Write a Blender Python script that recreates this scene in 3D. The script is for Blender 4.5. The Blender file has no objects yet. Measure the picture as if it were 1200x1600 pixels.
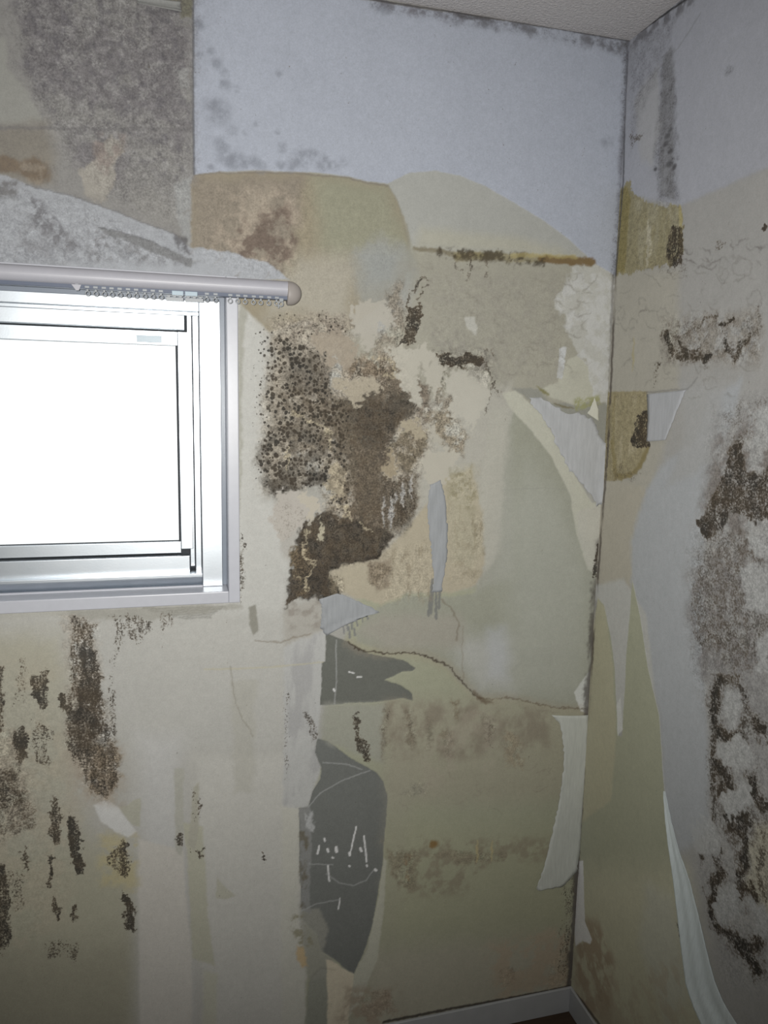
import bpy, math, random
import numpy as np
from mathutils import Vector, Matrix

scene = bpy.context.scene
COL = scene.collection

# ------------------------------------------------------------------ camera
FPX = 1174.3                                   # focal length in pixels of the 1200x1600 frame
CAM = np.array([-0.9826, -1.5984, 1.5901])
YAW, PITCH, ROLL = 0.2683, -0.1423, 0.0205
AX_F = np.array([math.sin(YAW) * math.cos(PITCH), math.cos(YAW) * math.cos(PITCH), math.sin(PITCH)])
_r = np.array([math.cos(YAW), -math.sin(YAW), 0.0])
_u = np.cross(_r, AX_F)
AX_R = _r * math.cos(ROLL) + _u * math.sin(ROLL)
AX_U = -_r * math.sin(ROLL) + _u * math.cos(ROLL)
cam_data = bpy.data.cameras.new('camera')
cam = bpy.data.objects.new('camera', cam_data)
COL.objects.link(cam)
cam_data.sensor_fit = 'VERTICAL'
cam_data.sensor_height = 36.0
cam_data.lens = FPX / 1600.0 * 36.0
cam_data.clip_start = 0.01
cam.matrix_world = Matrix(((AX_R[0], AX_U[0], -AX_F[0], CAM[0]),
                           (AX_R[1], AX_U[1], -AX_F[1], CAM[1]),
                           (AX_R[2], AX_U[2], -AX_F[2], CAM[2]),
                           (0, 0, 0, 1)))
scene.camera = cam

# ------------------------------------------------------------------ view, world, light
scene.view_settings.view_transform = 'Standard'
scene.view_settings.look = 'None'
scene.view_settings.exposure = 0.0
scene.view_settings.gamma = 1.0
scene.view_settings.use_curve_mapping = False
scene.cycles.max_bounces = 4
scene.cycles.diffuse_bounces = 2
scene.cycles.glossy_bounces = 3
scene.cycles.transmission_bounces = 2
world = bpy.data.worlds.new('daylight')
scene.world = world
world.use_nodes = True
world.node_tree.nodes['Background'].inputs[0].default_value = (0.75, 0.86, 1.0, 1)
world.node_tree.nodes['Background'].inputs[1].default_value = 1.0

def ray(px, py):
    return AX_R * (px - 600.0) / FPX - AX_U * (py - 800.0) / FPX + AX_F

def on_y(px, py, y=0.0):                       # point of the plane y = const seen at a pixel
    d = ray(px, py)
    return CAM + d * ((y - CAM[1]) / d[1])

def on_x(px, py, x=0.0):
    d = ray(px, py)
    return CAM + d * ((x - CAM[0]) / d[0])

# the phone's flash beside the lens is what lights the room, with daylight behind the frosted pane
flash_data = bpy.data.lights.new('camera_flash', 'SPOT')
flash_data.energy = 95.0
flash_data.color = (1.0, 0.985, 0.945)
flash_data.shadow_soft_size = 0.012
flash_data.spot_size = math.radians(118)
flash_data.spot_blend = 1.0
flash = bpy.data.objects.new('camera_flash', flash_data)
COL.objects.link(flash)
flash.location = Vector(CAM) + Vector(AX_U) * 0.012 - Vector(AX_R) * 0.02 - Vector(AX_F) * 0.004
flash.rotation_euler = Vector(ray(430, 620)).to_track_quat('-Z', 'Y').to_euler()

WINDOW_GLOW = 0.42                            # daylight leaving the frosted pane
ROOM_W, ROOM_D, ROOM_H = 2.9, 3.0, 2.4

# ------------------------------------------------------------------ helpers
def tag(o, label=None, cat=None, group=None, kind=None):
    if label: o['label'] = label
    if cat: o['category'] = cat
    if group: o['group'] = group
    if kind: o['kind'] = kind
    return o

class MB:
    """collects vertices and faces and links them as one mesh object"""
    def __init__(self):
        self.v, self.f = [], []
    def quad_box(self, x0, x1, y0, y1, z0, z1):
        b = len(self.v)
        for x in (x0, x1):
            for y in (y0, y1):
                for z in (z0, z1):
                    self.v.append((x, y, z))
        self.f += [tuple(b + i for i in q) for q in
                   ((0, 1, 3, 2), (4, 6, 7, 5), (0, 4, 5, 1), (2, 3, 7, 6), (0, 2, 6, 4), (1, 5, 7, 3))]
        return self
    def profile_x(self, prof, x0, x1, closed=True):   # (y, z) outline swept along x
        b = len(self.v); n = len(prof)
        for x in (x0, x1):
            self.v += [(x, y, z) for y, z in prof]
        for i in range(n if closed else n - 1):
            j = (i + 1) % n
            self.f.append((b + i, b + j, b + n + j, b + n + i))
        if closed:
            self.f.append(tuple(b + i for i in range(n))[::-1])
            self.f.append(tuple(b + n + i for i in range(n)))
        return self
    def lathe_x(self, rings, cy, cz, seg=40, flat=1.0):          # (x, radius) rings round the x axis
        b = len(self.v)
        for x, r in rings:
            for k in range(seg):
                a = 2 * math.pi * k / seg
                self.v.append((x, cy + flat * r * math.cos(a), cz + r * math.sin(a)))
        for i in range(len(rings) - 1):
            for k in range(seg):
                k2 = (k + 1) % seg
                self.f.append((b + i * seg + k, b + i * seg + k2, b + (i + 1) * seg + k2, b + (i + 1) * seg + k))
        self.f.append(tuple(b + k for k in range(seg))[::-1])
        self.f.append(tuple(b + (len(rings) - 1) * seg + k for k in range(seg)))
        return self
    def torus(self, c, R, r, axis='y', n=24, m=10, a0=0.0, a1=2 * math.pi):
        b = len(self.v); full = abs(a1 - a0 - 2 * math.pi) < 1e-6
        cnt = n if full else n + 1
        for i in range(cnt):
            a = a0 + (a1 - a0) * i / n
            for j in range(m):
                q = 2 * math.pi * j / m
                rad = R + r * math.cos(q)
                p = (rad * math.cos(a), r * math.sin(q), rad * math.sin(a))
                if axis == 'x':
                    p = (p[1], p[0], p[2])
                self.v.append((c[0] + p[0], c[1] + p[1], c[2] + p[2]))
        for i in range(n):
            i2 = (i + 1) % cnt
            for j in range(m):
                j2 = (j + 1) % m
                self.f.append((b + i * m + j, b + i2 * m + j, b + i2 * m + j2, b + i * m + j2))
        return self
    def build(self, name, mat, parent=None, bevel=0.0, smooth=False):
        me = bpy.data.meshes.new(name)
        me.from_pydata(self.v, [], self.f)
        me.validate()
        import bmesh
        bm = bmesh.new(); bm.from_mesh(me)
        bmesh.ops.recalc_face_normals(bm, faces=bm.faces)
        bm.to_mesh(me); bm.free()
        me.materials.append(mat)
        o = bpy.data.objects.new(name, me)
        COL.objects.link(o)
        if parent: o.parent = parent
        if smooth:
            me.polygons.foreach_set('use_smooth', [True] * len(me.polygons))
        if bevel > 0:
            m = o.modifiers.new('bevel', 'BEVEL'); m.width = bevel; m.segments = 3; m.limit_method = 'ANGLE'
        return o

def lin(c):
    c = np.asarray(c, float) / 255.0
    return np.where(c <= 0.04045, c / 12.92, ((c + 0.055) / 1.055) ** 2.4)

class NT:
    """small node-tree writer"""
    def __init__(self, name):
        self.m = bpy.data.materials.new(name); self.m.use_nodes = True
        self.t = self.m.node_tree; self.t.nodes.clear()
        self.out = self.t.nodes.new('ShaderNodeOutputMaterial')
    def n(self, kind, **kw):
        nd = self.t.nodes.new(kind)
        for k, v in kw.items():
            if k.startswith('i_'):
                nd.inputs[k[2:].replace('_', ' ')].default_value = v
            else:
                setattr(nd, k, v)
        return nd
    def l(self, a, b): self.t.links.new(a, b)
    def math(self, op, a, b=None, c=None, clamp=False):
        nd = self.t.nodes.new('ShaderNodeMath'); nd.operation = op; nd.use_clamp = clamp
        for i, v in enumerate((a, b, c)):
            if v is None: continue
            if isinstance(v, (int, float)): nd.inputs[i].default_value = v
            else: self.l(v, nd.inputs[i])
        return nd.outputs[0]
    def mix(self, fac, a, b, mode='MIX'):
        nd = self.t.nodes.new('ShaderNodeMix'); nd.data_type = 'RGBA'; nd.blend_type = mode
        for s, v in ((nd.inputs[0], fac), (nd.inputs[6], a), (nd.inputs[7], b)):
            if isinstance(v, (int, float)): s.default_value = v
            elif isinstance(v, (tuple, list)): s.default_value = tuple(v) + ((1,) if len(v) == 3 else ())
            else: self.l(v, s)
        return nd.outputs[2]
    def step(self, x, e0, e1):
        nd = self.t.nodes.new('ShaderNodeMapRange'); nd.interpolation_type = 'SMOOTHSTEP'
        self.l(x, nd.inputs[0])
        for i, v in ((1, e0), (2, e1)):
            if isinstance(v, (int, float)): nd.inputs[i].default_value = v
            else: self.l(v, nd.inputs[i])
        nd.inputs[3].default_value = 0; nd.inputs[4].default_value = 1
        return nd.outputs[0]
    def noise(self, vec, scale, detail=4.0, rough=0.55, dist=0.0):
        nd = self.n('ShaderNodeTexNoise', i_Scale=scale, i_Detail=detail, i_Roughness=rough, i_Distortion=dist)
        self.l(vec, nd.inputs['Vector']); return nd.outputs['Fac']
    def scaled(self, vec, s, off=(0, 0, 0)):
        nd = self.n('ShaderNodeMapping'); nd.inputs['Scale'].default_value = s; nd.inputs['Location'].default_value = off
        self.l(vec, nd.inputs['Vector']); return nd.outputs[0]
    def bsdf(self, color, rough=0.8, metal=0.0, spec=0.3, normal=None):
        b = self.n('ShaderNodeBsdfPrincipled')
        for s, v in ((b.inputs['Base Color'], color), (b.inputs['Roughness'], rough), (b.inputs['Metallic'], metal)):
            if isinstance(v, (int, float)): s.default_value = v
            elif isinstance(v, (tuple, list, np.ndarray)): s.default_value = tuple(v)[:3] + (1,)
            else: self.l(v, s)
        b.inputs['Specular IOR Level'].default_value = spec
        if normal is not None: self.l(normal, b.inputs['Normal'])
        self.l(b.outputs[0], self.out.inputs[0])
        return b
    def bump(self, h, strength=0.3, dist=0.002):
        nd = self.n('ShaderNodeBump'); nd.inputs['Strength'].default_value = strength
        nd.inputs['Distance'].default_value = dist
        self.l(h, nd.inputs['Height']); return nd.outputs[0]
    def pos(self): return self.n('ShaderNodeNewGeometry').outputs['Position']

def paint_material(name, rgb, rough=0.5, spec=0.4, grime=0.06, scale=60):
    t = NT(name); p = t.pos()
    f = t.noise(p, scale, 5)
    c = lin(rgb)
    col = t.mix(f, tuple(c * (1 - grime)), tuple(np.minimum(c * (1 + grime), 1)))
    t.bsdf(col, rough, 0, spec, t.bump(t.noise(p, 900, 3), 0.15, 0.0006))
    return t.m

# ------------------------------------------------------------------ wall surfaces: worn paint and torn paper, worked out in wall metres
PXM = 0.00137                                  # one frame pixel is about this many metres on the walls

def hash2(ix, iy, seed):
    h = (ix.astype(np.int64) * 374761393 + iy.astype(np.int64) * 668265263 + seed * 974711) & 0x7fffffff
    h = ((h ^ (h >> 13)) * 1274126177) & 0x7fffffff
    return ((h ^ (h >> 16)) & 0xffff) / 65535.0

def vnoise(u, v, seed=0):
    iu, iv = np.floor(u), np.floor(v); fu, fv = u - iu, v - iv
    fu = fu * fu * (3 - 2 * fu); fv = fv * fv * (3 - 2 * fv)
    a = hash2(iu, iv, seed); b = hash2(iu + 1, iv, seed); c = hash2(iu, iv + 1, seed); d = hash2(iu + 1, iv + 1, seed)
    return (a * (1 - fu) + b * fu) * (1 - fv) + (c * (1 - fu) + d * fu) * fv

def fbm(u, v, seed=0, octaves=4, gain=0.55):
    s, amp, tot = 0, 1.0, 0
    for k in range(octaves):
        s = s + amp * vnoise(u * 2 ** k + 17.3 * k, v * 2 ** k - 9.1 * k, seed + k); tot += amp; amp *= gain
    return s / tot - 0.5

def sstep(x, a, b):
    t = np.clip((x - a) / (b - a), 0, 1)
    return t * t * (3 - 2 * t)

def dense(coarse0, coarse1, cs, fine1, fs):
    n = max(2, int(round(abs(coarse1 - coarse0) / cs)))
    m = int(round(abs(fine1 - coarse1) / fs))
    return np.concatenate([np.linspace(coarse0, coarse1, n + 1)[:-1], np.linspace(coarse1, fine1, m + 1)])

class Surface:
    """a wall as a fine grid; paint(), mould() and relief() work on named shapes in wall coordinates"""
    def __init__(self, which, us, vs, base):
        self.which = which
        self.us, self.vs = us, vs
        self.U, self.V = np.meshgrid(us, vs, indexing='ij')
        self.col = np.tile(np.asarray(base, float), self.U.shape + (1,))
        self.mo = np.zeros(self.U.shape + (4,))
        self.h = np.zeros(self.U.shape)
        self.grit = np.full(self.U.shape, 0.085)
        self.seed = 1
        self.wu = fbm(self.U / 0.03, self.V / 0.03, 900 + (which == 'x'), 4) * 2
        self.wv = fbm(self.U / 0.03, self.V / 0.03, 950 + (which == 'x'), 4) * 2
        self.fu = fbm(self.U / 0.008, self.V / 0.008, 970, 3) * 2
        self.fv = fbm(self.U / 0.008, self.V / 0.008, 990, 3) * 2
    def wall(self, pts):
        out = []
        for px, py in pts:
            p = on_y(px, py) if self.which == 'y' else on_x(px, py)
            out.append((p[0] if self.which == 'y' else p[1], p[2]))
        return np.array(out)
    def window(self, q, pad):
        i0, i1 = np.searchsorted(self.us, (q[:, 0].min() - pad, q[:, 0].max() + pad))
        j0, j1 = np.searchsorted(self.vs, (q[:, 1].min() - pad, q[:, 1].max() + pad))
        return slice(max(i0, 0), max(i1, i0 + 1)), slice(max(j0, 0), max(j1, j0 + 1))
    def coords(self, sl, warp, fine):
        return (self.U[sl] + (self.wu[sl] * warp + self.fu[sl] * fine) * PXM,
                self.V[sl] + (self.wv[sl] * warp + self.fv[sl] * fine) * PXM)
    @staticmethod
    def seg_dist(U, V, q, close):
        d = np.full(U.shape, 1e9); n = len(q)
        T = np.zeros(U.shape)
        for i in range(n if close else n - 1):
            a, b = q[i], q[(i + 1) % n]
            e = b - a; L = max(e @ e, 1e-12)
            t = np.clip(((U - a[0]) * e[0] + (V - a[1]) * e[1]) / L, 0, 1)
            dd = (U - a[0] - t * e[0]) ** 2 + (V - a[1] - t * e[1]) ** 2
            T = np.where(dd < d, (i + t) / max(1, (n - 1)), T); d = np.minimum(d, dd)
        return np.sqrt(d), T
    def poly(self, pts, soft=1.2, warp=3.0, fine=1.5):
        """mask of a closed outline, soft edge in pixels, torn by the warps"""
        q = self.wall(pts)
        sl = self.window(q, (soft + warp + fine + 4) * PXM)
        U, V = self.coords(sl, warp, fine)
        d, _ = self.seg_dist(U, V, q, True)
        ins = np.zeros(U.shape, bool); n = len(q)
        for i in range(n):
            a, b = q[i], q[(i + 1) % n]
            if a[1] == b[1]: continue
            c = ((a[1] > V) != (b[1] > V)) & (U < (b[0] - a[0]) * (V - a[1]) / (b[1] - a[1]) + a[0])
            ins ^= c
        sd = np.where(ins, d, -d) / PXM
        return sl, sstep(sd, -soft, soft), sd
    def line(self, pts, width, soft=1.0, warp=2.0, fine=2.0, taper=False):
        q = self.wall(pts)
        sl = self.window(q, (width + soft + warp + fine + 4) * PXM)
        U, V = self.coords(sl, warp, fine)
        d, T = self.seg_dist(U, V, q, False)
        w = width * (1 - 0.8 * np.abs(2 * T - 1)) if taper else width
        return sl, 1 - sstep(d / PXM, w * 0.5 - soft * 0.5, w * 0.5 + soft), T
    def disc(self, x, y, r, soft=None, ry=None, warp=3, fine=1):
        q0 = self.wall([(x, y)])[0]
        k = np.linalg.norm(self.wall([(x + 2, y)])[0] - q0) / 2
        kz = np.linalg.norm(self.wall([(x, y + 2)])[0] - q0) / 2
        ry = ry or r
        ext = max(r * k, ry * kz) * 1.6 + 8 * PXM
        sl = self.window(np.array([q0 - ext, q0 + ext]), 0)
        U, V = self.coords(sl, warp, fine)
        d = np.sqrt(((U - q0[0]) / (r * k)) ** 2 + ((V - q0[1]) / (ry * kz)) ** 2)
        s = 0.5 if soft is None else soft
        return sl, 1 - sstep(d, 1 - s, 1 + s), d
    def put(self, m, rgb, a=1.0):
        sl, k = m[0], m[1]
        if k.size == 0: return
        k = (k * a)[..., None]
        self.col[sl] = self.col[sl] * (1 - k) + np.asarray(rgb) * k
    def mottle(self, m, rgb, a=1.0, size=18, bias=0.0, sharp=0.12, stretch=1.0):
        """paint only where a noise of the given size (pixels) is high"""
        sl, k = m[0], m[1]
        if k.size == 0: return
        self.seed += 7
        nz = fbm(self.U[sl] / (size * PXM), self.V[sl] / (size * stretch * PXM), self.seed, 5, 0.62)
        self.put((sl, k * sstep(nz + bias, -sharp, sharp)), rgb, a)
    def grit_up(self, m, a):
        self.grit[m[0]] = np.maximum(self.grit[m[0]], m[1] * a)
    def grit_off(self, m):
        self.grit[m[0]] *= 1 - .8 * m[1]
    def lift(self, m, mm):
        sl, k = m[0], m[1]
        self.h[sl] = self.h[sl] + k * mm * 0.001
    def mould(self, m, ch, a):
        """ch 0 blotch, 1 spot, 2 streak, 3 soft grey bloom; keeps the larger amount"""
        sl, k = m[0], m[1]
        if k.size == 0: return
        self.mo[sl + (ch,)] = np.maximum(self.mo[sl + (ch,)], k * a)
    def clean(self, m, a=1.0, chans=(0, 1, 2, 3)):
        sl, k = m[0], m[1]
        for ch in chans:
            self.mo[sl + (ch,)] *= (1 - k * a)
    def mesh(self, name, mat, hole=None):
        nu, nv = self.U.shape
        co = np.zeros((nu * nv, 3))
        if self.which == 'y':
            co[:, 0] = self.U.ravel(); co[:, 1] = -self.h.ravel()
        else:
            co[:, 1] = self.U.ravel(); co[:, 0] = -self.h.ravel()
        co[:, 2] = self.V.ravel()
        I, J = np.meshgrid(np.arange(nu - 1), np.arange(nv - 1), indexing='ij')
        if hole:
            uc = (self.us[:-1] + self.us[1:]) / 2; vc = (self.vs[:-1] + self.vs[1:]) / 2
            UC, VC = np.meshgrid(uc, vc, indexing='ij')
            keep = ~((UC > hole[0]) & (UC < hole[1]) & (VC > hole[2]) & (VC < hole[3]))
            I, J = I[keep], J[keep]
        a = (I * nv + J).ravel(); b = ((I + 1) * nv + J).ravel()
        F = np.stack([a, b, b + 1, a + 1], 1) if self.which == 'y' else np.stack([a, a + 1, b + 1, b], 1)
        F = F.astype(np.int32)
        me = bpy.data.meshes.new(name)
        me.vertices.add(len(co)); me.vertices.foreach_set('co', co.ravel().astype(np.float32))
        me.loops.add(F.size); me.loops.foreach_set('vertex_index', F.ravel())
        me.polygons.add(len(F)); me.polygons.foreach_set('loop_start', np.arange(0, F.size, 4, dtype=np.int32))
        me.polygons.foreach_set('use_smooth', np.ones(len(F), bool))
        me.update(calc_edges=True)
        for nm, arr in (('paint', np.concatenate([self.col, np.ones((nu, nv, 1))], 2)), ('mould', self.mo)):
            at = me.attributes.new(nm, 'FLOAT_COLOR', 'POINT')
            at.data.foreach_set('color', arr.reshape(-1).astype(np.float32))
        at = me.attributes.new('grit', 'FLOAT', 'POINT')
        at.data.foreach_set('value', self.grit.reshape(-1).astype(np.float32))
        me.materials.append(mat)
        o = bpy.data.objects.new(name, me); COL.objects.link(o)
        return tag(o, kind='structure')

def wall_material(name, side):
    """old wall: paint and paper colour from the 'paint' attribute, mould grown by noises where 'mould' is high"""
    t = NT(name); p = t.pos()
    paint = t.n('ShaderNodeAttribute', attribute_name='paint').outputs['Color']
    ma = t.n('ShaderNodeAttribute', attribute_name='mould')
    sep = t.n('ShaderNodeSeparateColor'); t.l(ma.outputs['Color'], sep.inputs[0])
    blotch, spot, streak, bloom = sep.outputs[0], sep.outputs[1], sep.outputs[2], ma.outputs['Alpha']
    # grain of the paper and paint
    g1 = t.noise(p, 520, 3, 0.8); g2 = t.noise(p, 28, 4, 0.6); g3 = t.noise(p, 7, 4, 0.55)
    v = t.math('ADD', t.math('MULTIPLY_ADD', g1, 0.40, 0.80), t.math('MULTIPLY_ADD', g2, 0.10, -0.05))
    v = t.math('ADD', v, t.math('MULTIPLY_ADD', g3, 0.12, -0.06))
    gc = t.n('ShaderNodeCombineColor')
    for i in range(3): t.l(v, gc.inputs[i])
    col = t.mix(1.0, paint, gc.outputs[0], 'MULTIPLY')
    # grit: the fine dark and pale specks of stained paper
    grit = t.n('ShaderNodeAttribute', attribute_name='grit').outputs['Fac']
    q1 = t.math('ADD', t.noise(p, 250, 3, 0.75), t.math('MULTIPLY_ADD', t.noise(p, 85, 3, 0.6), 0.7, -0.35))
    q2 = t.math('MULTIPLY_ADD', t.math('MULTIPLY', grit, t.math('SUBTRACT', q1, 0.5)), 3.6, 1.0)
    q2 = t.math('MINIMUM', t.math('MAXIMUM', q2, 0.38), 1.6)
    qc = t.n('ShaderNodeCombineColor')
    for i in range(3): t.l(q2, qc.inputs[i])
    col = t.mix(1.0, col, qc.outputs[0], 'MULTIPLY')
    # grey bloom: soft colonies
    b1 = t.noise(p, 45, 5, 0.7); b2 = t.noise(p, 230, 4, 0.8)
    bm = t.math('MULTIPLY', bloom, t.math('MULTIPLY_ADD', t.step(b1, 0.36, 0.62), 0.75, 0.25))
    bm = t.math('MULTIPLY', bm, t.math('MULTIPLY_ADD', t.step(b2, 0.42, 0.60), 0.72, 0.28))
    col = t.mix(bm, col, (0.098, 0.092, 0.097))
    # colour of the growth: brown where thin, near black where thick
    hue = t.noise(p, 22, 5, 0.6)
    dark = t.mix(t.step(hue, 0.40, 0.62), (0.056, 0.045, 0.033), (0.028, 0.026, 0.023))
    light = t.mix(t.step(hue, 0.35, 0.65), (0.165, 0.128, 0.088), (0.125, 0.106, 0.084))
    # blotches
    n1 = t.noise(p, 60, 6, 0.66, 0.4)
    n1b = t.noise(p, 230, 3, 0.75)
    f1 = t.math('ADD', n1, t.math('MULTIPLY_ADD', n1b, 1.25, -0.625))
    thr = t.math('MULTIPLY_ADD', blotch, -0.58, 0.82)
    d1 = t.math('SUBTRACT', f1, thr)
    halo = t.math('MULTIPLY', t.step(d1, -0.06, 0.08), t.math('MULTIPLY_ADD', t.step(blotch, 0.3, 0.75), 0.55, 0.2))
    core = t.math('MULTIPLY', t.step(d1, 0.02, 0.24), t.math('MULTIPLY_ADD', t.step(blotch, 0.36, 0.85), 0.75, 0.2))
    # spots
    wn = t.n('ShaderNodeTexNoise', i_Scale=120.0, i_Detail=3.0); t.l(p, wn.inputs['Vector'])
    vm = t.n('ShaderNodeVectorMath', operation='MULTIPLY_ADD'); t.l(wn.outputs['Color'], vm.inputs[0])
    vm.inputs[1].default_value = (0.006, 0.006, 0.006); t.l(p, vm.inputs[2])
    vo = t.n('ShaderNodeTexVoronoi', i_Scale=122.0, feature='SMOOTH_F1'); vo.inputs['Smoothness'].default_value = 0.25
    flat = t.scaled(vm.outputs[0], (1, 0, 1) if side == 'y' else (0, 1, 1))
    t.l(flat, vo.inputs['Vector'])
    rnd = t.n('ShaderNodeSeparateColor'); t.l(vo.outputs['Color'], rnd.inputs[0])
    rad = t.math('MULTIPLY', spot, t.math('MULTIPLY_ADD', rnd.outputs[0], 0.50, 0.32))
    d2 = t.math('SUBTRACT', rad, vo.outputs['Distance'])
    sp = t.math('MULTIPLY', t.step(d2, -0.10, 0.14), 0.97)
    tint = t.math('MULTIPLY', t.step(spot, 0.3, 1.0), 0.25)
    # streaks that run down
    s1 = t.noise(t.scaled(p, (1, 1, 0.28)), 75, 6, 0.66, 0.25)
    f3 = t.math('ADD', s1, t.math('MULTIPLY_ADD', n1b, 1.25, -0.625))
    d3 = t.math('SUBTRACT', f3, t.math('MULTIPLY_ADD', streak, -0.58, 0.82))
    sh = t.math('MULTIPLY', t.step(d3, -0.05, 0.05), 0.7)
    sc = t.math('MULTIPLY', t.step(d3, 0.0, 0.22), 0.88)
    th = t.math('MAXIMUM', t.math('MAXIMUM', halo, sh), tint)
    tk = t.math('MAXIMUM', t.math('MAXIMUM', core, sc), sp)
    fine = t.step(t.noise(p, 520, 2, 0.6), 0.36, 0.6)
    tk = t.math('MULTIPLY', tk, t.math('MULTIPLY_ADD', fine, 0.22, 0.78))
    col = t.mix(th, col, light)
    col = t.mix(tk, col, dark)
    hgt = t.math('ADD', t.math('MULTIPLY', g1, 0.5), t.math('MULTIPLY_ADD', g2, 0.8, t.math('MULTIPLY', tk, 0.35)))
    t.bsdf(col, 0.82, 0, 0.22, t.bump(hgt, 0.35, 0.0012))
    return t.m

BASE_B = (0.407, 0.403, 0.372)
BASE_R = (0.401, 0.399, 0.393)

# ------------------------------------------------------------------ materials of the fittings
def aluminium():
    t = NT('anodised_aluminium'); p = t.pos()
    br = t.noise(t.scaled(p, (1, 1, 1)), 260, 3, 0.6)
    c = t.mix(t.noise(p, 30, 4), (0.62, 0.67, 0.72), (0.72, 0.76, 0.80))
    t.bsdf(c, 0.40, 1.0, 0.5, t.bump(br, 0.08, 0.0006))
    return t.m

def frosted_pane():
    t = NT('frosted_daylit_glass'); p = t.pos()
    b = t.n('ShaderNodeBsdfPrincipled')
    b.inputs['Base Color'].default_value = (0.8, 0.84, 0.86, 1); b.inputs['Roughness'].default_value = 0.35
    b.inputs['Emission Color'].default_value = (0.93, 0.97, 1.0, 1)
    b.inputs['Emission Strength'].default_value = WINDOW_GLOW
    t.l(t.bump(t.noise(p, 300, 3), 0.3, 0.001), b.inputs['Normal'])
    t.l(b.outputs[0], t.out.inputs[0])
    return t.m

def ceiling_material():
    t = NT('sprayed_ceiling_plaster'); p = t.pos()
    f = t.noise(p, 130, 6, 0.65)
    c = t.mix(f, tuple(lin((182, 178, 178))), tuple(lin((232, 229, 230))))
    t.bsdf(c, 0.95, 0, 0.1, t.bump(t.noise(p, 170, 5, 0.6), 1.0, 0.006))
    return t.m

def floor_material():
    t = NT('dark_floorboards'); p = t.pos()
    g = t.noise(t.scaled(p, (1, 12, 1)), 9, 8, 0.65)
    c = t.mix(g, tuple(lin((48, 38, 30))), tuple(lin((84, 66, 50))))
    saw = t.math('FRACT', t.math('MULTIPLY', t.n('ShaderNodeSeparateXYZ').outputs[1], 1.0))
    t.bsdf(c, 0.55, 0, 0.35, t.bump(g, 0.1, 0.001))
    return t.m

M_ALU = aluminium()
M_GLASS = frosted_pane()
M_TRIM = paint_material('glossy_white_trim_paint', (196, 198, 206), 0.32, 0.5)
M_RAIL = paint_material('silver_grey_rail_enamel', (176, 176, 184), 0.42, 0.5)
M_CAP = paint_material('warm_grey_cap_plastic', (158, 152, 148), 0.5, 0.4)
M_RING = paint_material('pale_grey_runner_plastic', (160, 164, 168), 0.25, 0.6)
M_TRACK = paint_material('blue_grey_track', (96, 104, 122), 0.5, 0.4)
M_FLANGE = paint_material('grey_frame_edge', (134, 142, 154), 0.35, 0.5)
M_BLUE = paint_material('pale_blue_magnet_plastic', (170, 188, 200), 0.3, 0.5)
M_RUBBER = paint_material('black_seal_rubber', (50, 54, 60), 0.6, 0.3)
M_BASE = paint_material('baseboard_white_paint', (176, 178, 180), 0.5, 0.35, 0.1, 30)
M_PLAIN = paint_material('plain_wall_paper', (150, 146, 132), 0.9, 0.15, 0.1, 12)

# ------------------------------------------------------------------ room shell
XL, YF = -ROOM_W, -ROOM_D
ce = MB().quad_box(XL - .1, .1, YF - .1, .1, ROOM_H, ROOM_H + .1).build('ceiling', ceiling_material()); tag(ce, kind='structure')
fl = MB().quad_box(XL - .1, .1, YF - .1, .1, -.1, 0).build('floor', floor_material()); tag(fl, kind='structure')
wl = MB().quad_box(XL - .1, XL, YF, .0, 0, ROOM_H).build('wall_left', M_PLAIN); tag(wl, kind='structure')
wf = MB().quad_box(XL - .1, .1, YF - .1, YF, 0, ROOM_H).build('wall_front', M_PLAIN); tag(wf, kind='structure')

# ------------------------------------------------------------------ window: white casing in the wall, aluminium frame, sliding sash, frosted pane
CAS_R = on_y(373.5, 700, -0.012)[0]             # outer right edge of the casing
CAS_B = on_y(200, 950, -0.012)[2]
CAS_T = on_y(200, 421.3, -0.012)[2]
CAS_L = CAS_R - 1.62
REV = 0.052                                     # depth of the reveal

def zc(py, y, px=200): return on_y(px, py, y)[2]
def xc(px, y, py=700): return on_y(px, py, y)[0]

IN_R = on_y(355.5, 700, -0.012)[0]
IN_B = zc(931, -0.012)
IN_T = CAS_T - 0.030
IN_L = CAS_L + 0.030
win = bpy.data.objects.new('window_1', None); COL.objects.link(win)
win.location = (0, 0, 0); tag(win, kind='structure')
def ring(name, x0, x1, z0, z1, t, ya, yb, mat, bev=0.001, parent=None):
    """a rectangular frame; t = (left, right, bottom, top) widths"""
    m = MB()
    m.quad_box(x0, x0 + t[0], ya, yb, z0, z1)
    m.quad_box(x1 - t[1], x1, ya, yb, z0, z1)
    m.quad_box(x0 + t[0], x1 - t[1], ya, yb, z0, z0 + t[2])
    m.quad_box(x0 + t[0], x1 - t[1], ya, yb, z1 - t[3], z1)
    return m.build(name, mat, parent, bev)
ring('window_casing', CAS_L, CAS_R, CAS_B, CAS_T, (IN_L - CAS_L, CAS_R - IN_R, IN_B - CAS_B, CAS_T - IN_T), -0.012, REV + 0.07, M_TRIM, 0.002, win)

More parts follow.
